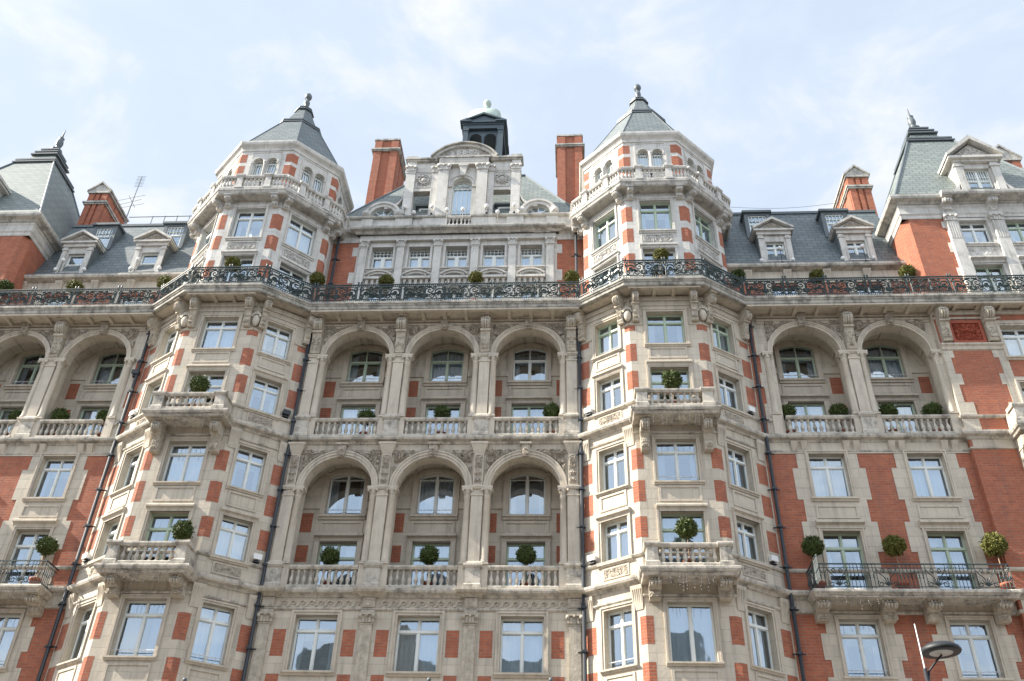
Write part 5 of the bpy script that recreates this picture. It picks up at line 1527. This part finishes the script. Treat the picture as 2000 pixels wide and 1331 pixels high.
# ---- corner pavilions ---------------------------------------------------------------------------------------------
def pavilion(sx):
    f = (lambda x: x) if sx == 0 else mir
    def span(a, b): return tuple(sorted((f(a), f(b))))
    PF = Fr(0, 33.72)
    bk = MB(); st = MB(); ld = MB()
    x0 = 16.06
    a, b = span(x0, 25.2)
    wc = [f(19.3), f(21.45)]
    ops = []
    for c in wc: ops += [(c - .69, c + .69, 31.88, 33.47), (c - .69, c + .69, 28.6, 30.67)]
    q0, q1 = span(x0 + .3, 25.2)
    bk.wall(PF, q0, q1, 28.43, 33.65, ops, 0, .3)
    e, e2 = f(x0), f(x0 + .3)
    bk.quad((e, 34.05, 28.43), (e, 42, 28.43), (e, 42, 33.65), (e, 34.05, 33.65)); bk.quad((e, 34.05, 28.43), (e2, 33.72, 28.43), (e2, 33.72, 33.65), (e, 34.05, 33.65))
    # chamfered arris
    o = obj('pavilion', bk, 'brick', hotel)
    # stone front of three pilasters
    for i, c in enumerate(wc):
        c0, c1 = c - .66, c + .66
        for sg in (-1, 1):
            q0, q1 = sorted((c + sg * .66, c + sg * .86)); st.box(PF, q0, q1, -.3, .04, 28.5, 33.65)
        st.box(PF, c0, c1, -.3, .03, 33.45, 33.65); st.box(PF, c0, c1, -.3, .035, 30.65, 31.9)
        sill(st, PF, c0 - .1, c1 + .1, 31.9, .03, .16, .14); hood(st, PF, c0 - .14, c1 + .14, 30.72, .03, .3, .24)
        st.carve(PF, c0 + .05, c1 - .05, 31.12, 31.62, .043, .08, seed=31)
        window(PF, c, -.22, 31.9, 'cross', 1.36, 1.57, 'framegreen' if sx == 0 and i else 'frame', cur=3 if i == 0 else 0)
        window(PF, c, -.22, 28.6, 'cross', 1.36, 2.07, 'framegreen' if sx == 0 else 'frame')
    for p in (18.25, 20.38, 22.5):
        s = f(p)
        st.box(PF, s - .27, s + .27, -.02, .20, 28.5, 32.1); st.box(PF, s - .25, s + .25, -.02, .17, 32.1, 33.3)
        for q in range(5): st.box(PF, s - .21 + .105 * q - .025, s - .21 + .105 * q + .025, .16, .195, 32.2, 33.25)
        pilcap(st, PF, s, .25, .17, 33.3, 33.68)
        st.box(PF, s - .3, s + .3, -.02, .22, 33.68, 33.85)
        bracket(PF, s, .44, 33.9, 34.6, .5, 0, o, WT)
        for za, zb in ((33.0, 33.4), (31.45, 32.05), (30.0, 30.5)):
            if p == 18.25:
                q0, q1 = sorted((s, s - (.42 if sx == 0 else -.42))); st.box(PF, q0, q1, -.02, .015, za, zb)
    cor = [(f(x0), 40.2), (f(x0), 33.72), (f(25.2), 33.72)] if sx == 0 else [(f(25.2), 33.72), (f(x0), 33.72), (f(x0), 40.2)]
    st.sweep(cor, [(0, 33.62), (.04, 33.64), (.06, 33.78), (.12, 33.86), (.05, 33.9), (.04, 34.3), (.08, 34.36), (.08, 34.46), (.0, 34.5)])
    st.sweep(cor, [(.0, 33.6), (.03, 33.6), (.03, 34.7), (0, 34.7)])
    ld.sweep(cor, [(0, 34.45), (.14, 34.5), (.20, 34.58), (.42, 34.64), (.46, 34.74), (.46, 34.86), (.38, 34.92), (-.3, 35.0)])
    q0, q1 = span(18.0, 25.2); ld.sweep([(q0, 33.5), (q1, 33.5)], [(0, 34.55), (.42, 34.66), (.46, 34.75), (.46, 34.88), (.38, 34.94), (-.3, 35.02)])
    obj('mouldings', st, WT, o); obj('cornice', ld, WL, o)
    # steep hipped roof with stepped cap
    rf = MB(); pc, py = f(20.4), 38.1
    def sq(h): return [(pc - h, py - h), (pc + h, py - h), (pc + h, py + h), (pc - h, py + h)]
    prof = [(4.52, 34.98), (4.3, 35.3), (1.2, 42.65)]
    P = []
    for h, z in prof: P += [(x, y, z) for x, y in sq(h)]
    rf.add(P, [(j * 4 + i, j * 4 + (i + 1) % 4, (j + 1) * 4 + (i + 1) % 4, (j + 1) * 4 + i) for j in range(2) for i in range(4)])
    for (h0, z0, h1, z1) in ((1.02, 42.95, .66, 43.85),):
        P = [(x, y, z0) for x, y in sq(h0)] + [(x, y, z1) for x, y in sq(h1)]
        rf.add(P, [(i, (i + 1) % 4, 4 + (i + 1) % 4, 4 + i) for i in range(4)])
    ro = obj('roof', rf, 'slatepale', o)
    lb = MB()
    for h, z0, z1 in ((1.34, 42.6, 42.68), (1.14, 42.68, 42.84), (1.26, 42.84, 42.95), (.84, 43.8, 43.9), (.66, 43.9, 44.12), (.74, 44.12, 44.2), (.46, 44.2, 44.5), (.56, 44.5, 44.6)):
        lb.box(F0, pc - h, pc + h, -py - h, -py + h, z0, z1)
    lb.lathe(pc, py, [(.26, 44.6), (.18, 44.72), (.34, 44.92), (.36, 45.0), (.17, 45.1), (.10, 45.2), (.18, 45.35), (.235, 45.6), (.20, 45.85), (.13, 46.0), (.19, 46.08), (.08, 46.16), (.05, 46.4), (.03, 46.8), (0, 46.95)], 12)
    for sxx, syy in ((-1, -1), (1, -1), (1, 1), (-1, 1)):
        lb.tube([(pc + sxx * 4.3, py + syy * 4.3, 35.32), (pc + sxx * 1.22, py + syy * 1.22, 42.65)], .06, 6)
    obj('finial', lb, 'lead', ro)
    # big stone dormer on the front slope
    DF = Fr(f(20.55), 33.95); d = MB()
    d.box(DF, -1.05, -.62, -2.2, 0, 35.0, 37.75); d.box(DF, .62, 1.05, -2.2, 0, 35.0, 37.75); d.box(DF, -.62, .62, -2.0, 0, 37.25, 37.75); d.box(DF, -.62, .62, -.4, 0, 35.0, 35.4)
    d.box(DF, -1.08, -.70, -.02, .12, 35.0, 37.6); d.box(DF, .70, 1.08, -.02, .12, 35.0, 37.6)
    d.box(DF, -1.14, -.64, -.02, .17, 37.3, 37.42); d.box(DF, .64, 1.14, -.02, .17, 37.3, 37.42)
    d.box(DF, -1.12, 1.12, -.02, .18, 37.6, 37.75); d.box(DF, -1.34, 1.34, -2.4, .34, 37.75, 37.9)
    d.prism(DF, [(-1.2, 37.9), (1.2, 37.9), (0, 38.95)], -2.6, .05)
    for sg in (-1, 1): d.prism(DF, [(sg * 1.40, 37.88), (sg * 1.40, 38.06), (0, 39.36), (0, 39.06)], -2.8, .40)
    d.carve(DF, -.7, .7, 37.95, 38.75, .055, .12, lambda s, z: z - 37.9 < .92 * (1 - abs(s) / 1.15), seed=6)
    sill(d, DF, -.9, .9, 35.4, 0, .2, .2)
    for sg in (-1, 1):   # scrolled buttresses
        pts = [(1.08, 36.4), (1.16, 36.05), (1.4, 35.75), (1.8, 35.62), (2.05, 35.55)]
        for i in range(4):
            d.prism(DF, [(sg * pts[i][0], pts[i][1]), (sg * pts[i + 1][0], pts[i + 1][1]), (sg * pts[i + 1][0], pts[i + 1][1] - .2), (sg * pts[i][0], pts[i][1] - .3)], -.3, .1)
        d.tube([DF.p(sg * 2.0, -.3, 35.32), DF.p(sg * 2.0, .14, 35.32)], .26, 12)
    do = obj('dormer', d, WT, hotel)
    for e in (-.3, .3): window(DF, e, -.16, 35.4, 'sashgrid', .6, 1.86, 'frame', parent=do, name='window_frame', cur=1)
pavilion(0); pavilion(1)
# stack beyond the right pavilion
stack(23.6, 25.2, 37.6, 40.0, 37.0, 41.6, True)

# ---- inner body of the building: back and end walls, floor over, so that rooms are dark -----------------------------
m_ = MB()
m_.wall(Fr(0, 47.6), -37.5, 26, 0, 36.5); m_.quad((26, 33.7, 0), (26, 47.6, 0), (26, 47.6, 36), (26, 33.7, 36)); m_.quad((-37.5, 33.7, 0), (-37.5, 47.6, 0), (-37.5, 47.6, 36), (-37.5, 33.7, 36))
m_.add([(-37.5, 37.2, 35.9), (26, 37.2, 35.9), (26, 47.6, 35.9), (-37.5, 47.6, 35.9)], [(0, 1, 2, 3)])
obj('rear_wall', m_, 'brick', hotel)

# ---- drainpipes -----------------------------------------------------------------------------------------------------
def pipe(x, y, z0, z1, fr=None):
    m_ = MB(); m_.tube([(x, y, z0), (x, y, z1)], .072, 10)
    z = z0 + 1.2
    while z < z1 - .3:
        m_.box(F0, x - .10, x + .10, -y - .1, -y + .09, z, z + .08); m_.box(F0, x - .24, x + .24, -y - .13, -y - .07, z + .02, z + .06)
        z += 1.63
    obj('drainpipe', m_, 'pipe', hotel)
for x in (.40, mir(.40)): pipe(x, 33.80, 0, 27.9)
for x in (8.02, mir(8.02)): pipe(x, 33.78, 0, 27.9)
for x in (.35, mir(.35)): pipe(x, 35.1, 28.4, 34.4)
# rail on the left-hand roof
m_ = MB()
for i in range(8):
    x = -23.6 + i * .72; m_.tube([(x, 37.2, 37.2), (x, 37.2, 38.25)], .022, 5)
m_.tube([(-25.0, 37.2, 38.2), (-18.6, 37.2, 38.2)], .024, 5); m_.tube([(-25.0, 37.2, 37.55), (-18.6, 37.2, 37.55)], .024, 5)
obj('guard_rail', m_, 'lead', hotel)

# ================================================================ THINGS ON THE HOTEL
# clipped box balls
def ball_mesh(name, seed, m, r_=.34):
    rnd = random.Random(seed); m_ = MB()
    P = []; NS, NR = 14, 9
    for j in range(NR + 1):
        a = math.pi * j / NR
        for i in range(NS):
            b = 2 * math.pi * i / NS; rr_ = r_ * .80 * (1 + rnd.uniform(-.08, .08))
            P.append((rr_ * math.sin(a) * math.cos(b), rr_ * math.sin(a) * math.sin(b), rr_ * math.cos(a)))
    m_.add(P, [(j * NS + i, j * NS + (i + 1) % NS, (j + 1) * NS + (i + 1) % NS, (j + 1) * NS + i) for j in range(NR) for i in range(NS)])
    for _ in range(1900):
        v = Vector((rnd.gauss(0, 1), rnd.gauss(0, 1), rnd.gauss(0, 1))).normalized()
        c = v * r_ * (rnd.uniform(.78, 1.10) if rnd.random() < .96 else rnd.uniform(1.1, 1.24)) * (1 + .07 * math.sin(v.x * 7 + seed) * math.sin(v.z * 6) + .05 * math.sin(v.y * 11 + seed * 2))
        u = v.cross(Vector((rnd.gauss(0, 1), rnd.gauss(0, 1), rnd.gauss(0, 1)))).normalized()
        t_ = (v * rnd.uniform(.2, 1) + u.cross(v) * rnd.uniform(-1, 1)).normalized()
        l_, w_2 = rnd.uniform(.04, .085), rnd.uniform(.014, .028)
        m_.add([tuple(c - u * w_2), tuple(c + t_ * l_), tuple(c + u * w_2), tuple(c - t_ * l_ * .6)], [(0, 1, 2, 3)])
    return m_.mesh(name, M[m])
crowns = [ball_mesh('crown', 1, 'leaf'), ball_mesh('crown', 2, 'leaf'), ball_mesh('crown', 3, 'leafyellow'), ball_mesh('crown', 5, 'leafyellow')]
pm_ = MB(); pm_.lathe(0, 0, [(.15, 0), (.20, .26), (.235, .28), (.235, .36), (.2, .36), (.19, .33), (.0, .33)], 14)
pot_me = pm_.mesh('pot', M['plantpot'])
TR = {}
def shrub(px, py_, Y, zbase, label, rad, yellow=False, group=None, pot=True):
    """ball centre read from the photo at depth Y; stands on zbase"""
    p = at(px, py_, Y)
    t_ = thing('topiary_shrub', label, 'shrub', (p.x, Y, zbase), group)
    k = rad / .34 * wrnd.uniform(.90, 1.02)
    c = link('crown', crowns[(2 if yellow else 0) + wrnd.randint(0, 1)], t_, (0, 0, p.z - zbase), wrnd.uniform(0, 6.28), True)
    c.scale = (k * wrnd.uniform(.95, 1.05), k * wrnd.uniform(.95, 1.05), k * wrnd.uniform(.92, 1.04))
    h = p.z - zbase - rad * .7
    m_ = MB(); m_.tube([(0, 0, .2), (.01, 0, h * .6), (0, 0, h + .1)], .028, 6)
    link('trunk', m_.mesh('trunk', M['bark']), t_, (0, 0, 0), 0, True)
    q = link('pot', pot_me, t_, (0, 0, 0), 0, True)
    return t_
GA = 'clipped box balls along the great iron balcony'
zb = 28.45
for px, py_, lab, yl in (
    (10, 562, 'dark green clipped ball by the iron railing at the extreme left edge', False),
    (147, 562, 'yellowish clipped ball behind the railing below the leftmost pedimented dormer', True),
    (322, 554, 'yellow-green clipped ball at the inner corner where the left wing railing meets the left turret', True),
    (455, 517, 'yellow-green clipped ball before the middle window of the left turret', True),
    (620, 546, 'clipped ball at the foot of the left turret beside the left red brick panel', True),
    (755, 551, 'clipped ball behind the central railing before the leftmost attic window', True),
    (929, 543, 'brownish clipped ball behind the middle of the central railing under the dated gable', True),
    (1117, 543, 'clipped ball before the right red brick panel beside the right turret', True),
    (1291, 500, 'clipped ball before the middle window of the right turret', True),
    (1441, 541, 'dark clipped ball at the corner where right turret and right wing railings meet', False),
    (1595, 540, 'yellow-green clipped ball behind the right wing railing between the two pedimented dormers', True),
    (1772, 533, 'yellow-green clipped ball against the brick corner of the right pavilion', True)):
    Y = 33.65 if not (430 < px < 480 or 1270 < px < 1310) else 32.15
    shrub(px, py_, Y, zb, lab, .34, yl, GA)
GB = 'clipped box balls on the stone balustrades'
for px, py_, Y, z_, lab, r_ in (
    (390, 752, 31.9, 21.64, "round clipped ball on the left turret's upper stone balcony", .36),
    (1312, 743, 31.9, 21.64, "round clipped ball on the right turret's upper stone balcony", .37),
    (357, 1037, 31.9, 14.96, "round clipped ball on the left turret's lower stone balcony", .37),
    (1341, 1033, 31.9, 14.96, "round clipped ball on a thin stem on the right turret's lower stone balcony", .37),
    (716, 816, 34.3, 21.74, 'clipped ball in the left arch of the upper central arcade', .32),
    (864, 808, 34.3, 21.74, 'clipped ball in the middle arch of the upper central arcade', .35),
    (1078, 806, 34.3, 21.74, 'clipped ball at the right column of the right arch in the upper central arcade', .35),
    (645, 1087, 34.3, 15.04, 'clipped ball in the left arch of the lower central arcade', .37),
    (838, 1085, 34.3, 15.04, 'clipped ball in the middle arch of the lower central arcade', .37),
    (1028, 1085, 34.3, 15.04, 'clipped ball in the right arch of the lower central arcade', .37),
    (33, 817, 34.3, 21.74, 'clipped ball in the outer arch of the left wing, left of the pillar', .33),
    (117, 815, 34.3, 21.74, 'dark clipped ball in the inner left wing arch, just right of the pillar', .37),
    (205, 817, 34.3, 21.74, 'dark clipped ball at the right jamb of the inner left wing arch', .33),
    (1538, 806, 34.3, 21.74, 'dark clipped ball at the left column of the inner right wing arch', .33),
    (1638, 806, 34.3, 21.74, 'dark clipped ball at the right side of the inner right wing arch', .36),
    (1735, 806, 34.3, 21.74, 'dark clipped ball at the left side of the outer right wing arch', .35),
    (1821, 804, 34.3, 21.74, 'dark clipped ball at the right side of the outer right wing arch', .36)):
    shrub(px, py_, Y, z_, lab, r_, False, GB)
GC = 'clipped box balls on the lower iron balconies'
for px, py_, lab in (
    (92, 1067, 'clipped ball at the right end of the left iron balcony'),
    (1588, 1068, 'dark clipped ball at the left end of the right iron balcony'),
    (1746, 1066, 'clipped ball on a tall pale stem in the middle of the right iron balcony'),
    (1942, 1064, 'clipped ball on a pale stem at the right end of the right iron balcony')):
    shrub(px, py_, 33.45, 14.78, lab, .38, px > 1700, GC)

# floodlights on the parapet ledges
fl = MB(); fl.box(F0, -.15, .15, -.10, .10, .12, .31); fl.box(F0, -.165, .165, .10, .125, .105, .325)
fa = MB(); fa.box(F0, -.05, .05, -.05, .05, 0, .14); fa.box(F0, -.12, .12, -.08, .08, 0, .03)
fme, fam = fl.mesh('lamp_housing', M['whiteplastic']), fa.mesh('bracket', M['darkmetal'])
fmd = fl.mesh('lamp_housing', M['darkmetal'])
for px, py_, Y, z_, lab, rz, dk in (
    (1157, 1093, 33.75, 15.91, 'white floodlight at the left foot of the right bay, lower ledge', -35, 0),
    (1509, 1090, 33.75, 15.91, 'white floodlight at the right foot of the right bay, lower ledge', 35, 0),
    (502, 1090, 33.75, 15.91, 'white floodlight at the right foot of the left bay, lower ledge', 35, 0),
    (169, 1092, 33.75, 15.91, 'white floodlight at the left foot of the left bay, lower ledge', -35, 0),
    (1150, 802, 33.75, 22.53, 'white floodlight at the left foot of the right bay, upper ledge', -35, 0),
    (1465, 800, 33.75, 22.53, 'white floodlight at the right foot of the right bay, upper ledge', 35, 0),
    (558, 812, 33.75, 22.53, 'dark floodlight at the right foot of the left bay, upper ledge', 35, 1),
    (261, 810, 33.75, 22.53, 'white floodlight at the left foot of the left bay, upper ledge', -35, 0)):
    p = at(px, py_, 33.62)
    t_ = thing('floodlight', lab, 'floodlight', (p.x, 33.62, z_), 'floodlights on the bay ledges', R(rz))
    link('lamp_housing', fmd if dk else fme, t_, (0, 0, 0), 0, True); link('bracket', fam, t_, (0, 0, 0), 0, True)

p = at(265, 728, 33.75)
t_ = thing('floodlight', 'small dark floodlight on the brick strip beside the inner left wing arch', 'floodlight', (p.x, 33.8, p.z - .2), 'floodlights on the bay ledges')
link('lamp_housing', fmd, t_, (0, 0, 0), 0, True); link('bracket', fam, t_, (0, 0, 0), 0, True)
# small ball spotlights on stems
sp_me = MB(); sp_me.lathe(0, 0, [(.0, -.11), (.07, -.09), (.105, -.02), (.105, .05), (.07, .1), (.0, .12)], 12)
sp_me = sp_me.mesh('lamp_head', M['whiteplastic'])
GS = 'small ball spotlights on the roof ledges'
def nat(r, x, y): return r[0] + x * r[2], r[1] + y * r[2]
G1 = (700, 260, .21); P8 = (0, 240, 380 / 1331); Q2 = (1400, 380, 340 / 1886)
for (reg, x, y, Y, zf, lab) in (
    (G1, 432, 690, 35.40, 36.18, 'ball spotlight on the gable ledge, beside the left round-headed hood'),
    (G1, 515, 740, 35.25, 35.1, 'ball spotlight before the left opening of the gable'),
    (G1, 685, 685, 35.35, 36.18, 'ball spotlight at the left foot of the gable between opening and pilaster'),
    (G1, 825, 715, 35.20, 35.1, 'ball spotlight just left of the gable balustrade'),
    (G1, 972, 710, 35.20, 35.1, 'ball spotlight in front of the middle of the gable balustrade'),
    (G1, 1195, 680, 35.35, 36.18, 'ball spotlight at the right foot of the gable between pilaster and opening'),
    (G1, 1295, 735, 35.20, 35.1, 'ball spotlight on a tall stem before the right opening of the gable'),
    (G1, 1450, 670, 35.35, 36.18, 'ball spotlight on the gable ledge before the right outer pier'),
    (P8, 432, 940, 34.8, 31.84, 'ball spotlight in front of the leftmost dormer window'),
    (P8, 380, 1005, 34.8, 31.84, 'ball spotlight at the left foot of the leftmost dormer'),
    (P8, 575, 1005, 34.8, 31.84, 'ball spotlight at the right foot of the leftmost dormer'),
    (P8, 945, 935, 34.8, 31.84, 'ball spotlight before the dormer window nearest the left turret'),
    (P8, 895, 1000, 34.8, 31.84, 'ball spotlight at the left foot of the dormer nearest the left turret'),
    (P8, 1090, 995, 34.8, 31.84, 'ball spotlight at the right foot of the dormer nearest the left turret'),
    (Q2, 680, 585, 34.7, 31.84, 'ball spotlight on a stem before the dormer nearest the right turret'),
    (Q2, 485, 720, 34.8, 31.84, 'ball spotlight at the left foot of the dormer nearest the right turret'),
    (Q2, 825, 710, 34.8, 31.84, 'ball spotlight at the right foot of the dormer nearest the right turret'),
    (Q2, 1575, 565, 34.7, 31.84, 'ball spotlight on a stem before the dormer nearest the right pavilion'),
    (Q2, 1365, 695, 34.8, 31.84, 'ball spotlight at the left foot of the dormer nearest the right pavilion'),
    (Q2, 1700, 690, 34.8, 31.84, 'ball spotlight at the right foot of the dormer nearest the right pavilion')):
    p = at(*nat(reg, x, y), Y)
    t_ = thing('spotlight', lab, 'spotlight', (p.x, Y, zf), GS)
    link('lamp_head', sp_me, t_, (0, 0, max(p.z - zf, .15)), 0, True)
    m_ = MB(); m_.tube([(0, 0, 0), (.02, .0, max(p.z - zf, .15) - .08)], .016, 5); m_.lathe(0, 0, [(.07, 0), (.07, .02), (.02, .04)], 8)
    link('stem', m_.mesh('stem', M['darkmetal']), t_, (0, 0, 0), 0, True)

# icicle light strings under the balconies
def icicles(label, fr, s0, s1, n, ztop, drop, seed):
    rnd = random.Random(seed); wv = MB(); bl = MB()
    s = s0; L = []
    while s < s1:
        L.append(s); s += rnd.uniform(.14, .30)
    wv.tube([fr.p(s0, n, ztop)] + [fr.p(q, n, ztop - rnd.uniform(0, .05)) for q in L] + [fr.p(s1, n, ztop)], .008, 3)
    for q in L:
        d = drop * rnd.uniform(.45, 1.0); x = q
        pts = [(x, ztop)]
        for j in range(5):
            x += rnd.uniform(-.03, .03); pts.append((x, ztop - d * (j + 1) / 5))
        wv.tube([fr.p(a, n, b) for a, b in pts], .006, 3)
        for a, b in pts[1:]:
            c = fr.p(a + rnd.uniform(-.02, .02), n, b); e = .012
            bl.add([(c[0] - e, c[1], c[2]), (c[0] + e, c[1], c[2]), (c[0], c[1] - e, c[2]), (c[0], c[1] + e, c[2]), (c[0], c[1], c[2] - e * 1.6), (c[0], c[1], c[2] + e * 1.6)], [(0, 2, 5), (2, 1, 5), (1, 3, 5), (3, 0, 5), (2, 0, 4), (1, 2, 4), (3, 1, 4), (0, 3, 4)])
    t_ = thing('string_lights', label, 'string lights', fr.p((s0 + s1) / 2, n, ztop), 'icicle light strings under the balconies')
    obj('wire', wv, 'darkmetal', t_); obj('bulbs', bl, 'bulb', t_)
BR, BLf = Fr(BX1, BF), Fr(mir(BX2), BF)
icicles("icicle lights hanging below the right turret's upper stone balcony", BR, .5, 2.7, 1.06, 21.4, .75, 1)
icicles("icicle lights hanging below the right turret's lower stone balcony", BR, .5, 2.7, 1.06, 14.7, .75, 2)
icicles("icicle lights hanging below the left turret's upper stone balcony", BLf, .5, 2.7, 1.06, 21.4, .8, 3)
icicles("icicle lights hanging below the left turret's lower stone balcony", BLf, .5, 2.7, 1.06, 14.7, .7, 4)
icicles('icicle lights hanging below the right iron balcony', CF, 9.2, 15.4, 1.06, 14.52, .55, 5)
icicles('icicle lights hanging below the left iron balcony', CF, mir(15.4), mir(9.2), 1.06, 14.52, .55, 6)

# television aerial on the left-hand roof
a0, a1 = at(*nat(P8, 850, 690), 38.0), at(*nat(P8, 940, 370), 38.0)
ar = thing('aerial', 'thin grey television aerial with crossbars standing on the left roof beside the gabled chimney', 'aerial', (a0.x, 38, 37.3))
m_ = MB(); m_.tube([(a0.x, 38, 37.3), (a0.x, 38, a1.z)], .03, 6); obj('mast', m_, 'lead', ar)
m_ = MB(); zt = a1.z
for i in range(8): m_.tube([(a0.x - .26, 38, zt - .12 * i), (a0.x + .26, 38, zt - .12 * i)], .012, 4)
for dz, l_ in ((-2.0, .9), (-2.35, .75), (-2.7, 1.0)): m_.tube([(a0.x - l_, 38, zt + dz), (a0.x + l_, 37.6, zt + dz)], .012, 4)
m_.tube([(a0.x - .35, 38, zt - 1.6), (a0.x + .4, 37.8, zt - 2.8)], .016, 4)
obj('crossbars', m_, 'lead', ar)
# cable slung between right turret and right pavilion
m_ = MB(); p0, p1 = at(1425, 405, 37.2), at(1640, 396, 37.6)
m_.tube([p0.lerp(p1, i / 8) + Vector((0, 0, -.25 * math.sin(math.pi * i / 8))) for i in range(9)], .012, 4)
o = obj('cable', m_, 'lead'); o['label'] = 'thin cable slung over the right wing roof from turret to chimney'; o['category'] = 'cable'

# flagpoles whose gilt-less balls just enter the frame
for px, lab in ((361, 'leaning pole with a pale ball tip rising at the bottom edge below the left bay'), (838, 'leaning pole with a pale ball tip rising at the bottom edge below the middle window'), (1076, 'leaning pole with a pale ball tip at the bottom edge below the right central window')):
    p = at(px, 1328, 31.6)
    t_ = thing('flagpole', lab, 'flagpole', (p.x, 33.8, 8.2), 'flagpoles rising from below the frame')
    m_ = MB(); m_.tube([(p.x, 33.95, 8.2), (p.x, 31.6, p.z)], .05, 8, .03); obj('pole', m_, 'whiteplastic', t_)
    m_ = MB(); m_.lathe(p.x, 31.6, [(.02, p.z - .08), (.06, p.z - .05), (.075, p.z), (.055, p.z + .055), (0, p.z + .075)], 12); obj('ball', m_, 'lead', t_)

# street lamp at the kerb
LY = 17.0
hp = at(1838, 1274, LY); tp = at(1786, 1219, LY); el = at(1811, 1312, LY)
lamp = thing('street_lamp', 'dark street lamp with a flat round head and thin pale mast, bottom right', 'street lamp', (tp.x, LY, 0.12))
m_ = MB(); m_.tube([(tp.x, LY, .12), (tp.x, LY, el.z - .4)], .06, 10, .034); m_.tube([(tp.x, LY, el.z - .4), (tp.x, LY, tp.z)], .016, 6, .009)
obj('mast', m_, 'palemetal', lamp)
m_ = MB(); m_.tube([(tp.x, LY, el.z - .25), (tp.x + .06, LY, el.z), (hp.x - .12, LY, hp.z - .16), (hp.x, LY, hp.z - .05)], .02, 6); m_.tube([(tp.x, LY, el.z - .5), (tp.x, LY, el.z + .05)], .035, 8)
obj('arm', m_, 'darkmetal', lamp)
m_ = MB(); m_.lathe(hp.x, LY, [(.23, hp.z - .02), (.33, hp.z - .02), (.345, hp.z + .015), (.33, hp.z + .06), (.25, hp.z + .12), (.1, hp.z + .155), (0, hp.z + .16)], 28)
obj('lamp_head', m_, 'darkmetal', lamp)
m_ = MB(); m_.lathe(hp.x, LY, [(0, hp.z - .035), (.16, hp.z - .03), (.232, hp.z - .012)], 24)
obj('lens', m_, 'bulb', lamp)

# ================================================================ SETTING
def struct(name, mb, m):
    o = obj(name, mb, m); o['kind'] = 'structure'; return o
m_ = MB(); m_.add([(-1500, -1500, -.15), (1500, -1500, -.15), (1500, 1500, -.15), (-1500, 1500, -.15)], [(0, 1, 2, 3)]); struct('ground', m_, 'ground')
m_ = MB(); m_.add([(-300, 3.5, -.02), (300, 3.5, -.02), (300, 17.8 - 1.5, -.02), (-300, 16.3, -.02)], [(0, 1, 2, 3)]); struct('road', m_, 'asphalt')
m_ = MB(); m_.box(F0, -300, 300, -33.7, -16.3, -.14, .12); m_.box(F0, -300, 300, -3.5, 6, -.14, .1); struct('pavement', m_, 'paving')
m_ = MB()
for i in range(-40, 40): m_.add([(i * 6, 9.85, -.016), (i * 6 + 3, 9.85, -.016), (i * 6 + 3, 9.97, -.016), (i * 6, 9.97, -.016)], [(0, 1, 2, 3)])
struct('road_marking', m_, 'paintline')

# the opposite side of the street, behind the viewer: it shades the road and stands in the window reflections
ter = (('terrace_building', 'long brick terrace across the street behind the viewer, with a slate roof', -62, -22, 20.0, 24.5, 'brick', 3),
       ('terrace_building', 'tall stone-fronted block with steep gables across the street behind the viewer', -22, 10, 21.5, 27.0, 'stone', 2),
       ('terrace_building', 'plain brick block with parapet across the street behind the viewer', 10, 46, 18.5, 22.0, 'brick', 0))
for nm, lab, xa, xb, ze, zr, mm, ng in ter:
    TF = Fr(xb, -5.0, 180); L_ = xb - xa
    t_ = thing(nm, lab, 'building', ((xa + xb) / 2, -5, .1))
    k = int(L_ / 3.6); ops = []; gp = MB()
    for i in range(k):
        c = (i + .5) * L_ / k
        for zf in range(6):
            z = 4.2 + zf * 3.4
            if z + 2.1 < ze - .6:
                ops.append((c - .65, c + .65, z, z + 2.1))
                gp.quad(TF.p(c - .65, -.2, z), TF.p(c + .65, -.2, z), TF.p(c + .65, -.2, z + 2.1), TF.p(c - .65, -.2, z + 2.1))
                gp.box(TF, c - .03, c + .03, -.19, -.15, z, z + 2.1)
    wl = MB(); wl.wall(TF, 0, L_, .1, ze, ops, 0, .22); wl.wall(Fr(xa, -19, 0), 0, L_, .1, ze)
    for x in (xa, xb): wl.quad((x, -5, .1), (x, -19, .1), (x, -19, ze), (x, -5, ze))
    for i in range(ng):
        c = (i + .5) * L_ / ng; wl.prism(TF, [(c - 3, ze), (c + 3, ze), (c + .4, zr + 1.5), (c - .4, zr + 1.5)], -.4, .0)
    obj('wall', wl, mm, t_); obj('panes', gp, 'lead', t_)
    cn = MB(); cn.profile(TF, 0, L_, [(0, ze - .5), (.3, ze - .2), (.4, ze), (0, ze + .1)]); obj('cornice', cn, TRIM, t_)
    rf = MB(); rf.add([(xa, -5.1, ze), (xb, -5.1, ze), (xb, -9, zr), (xa, -9, zr), (xb, -19, zr), (xa, -19, zr)], [(0, 1, 2, 3), (3, 2, 4, 5)]); obj('roof', rf, 'slate', t_)
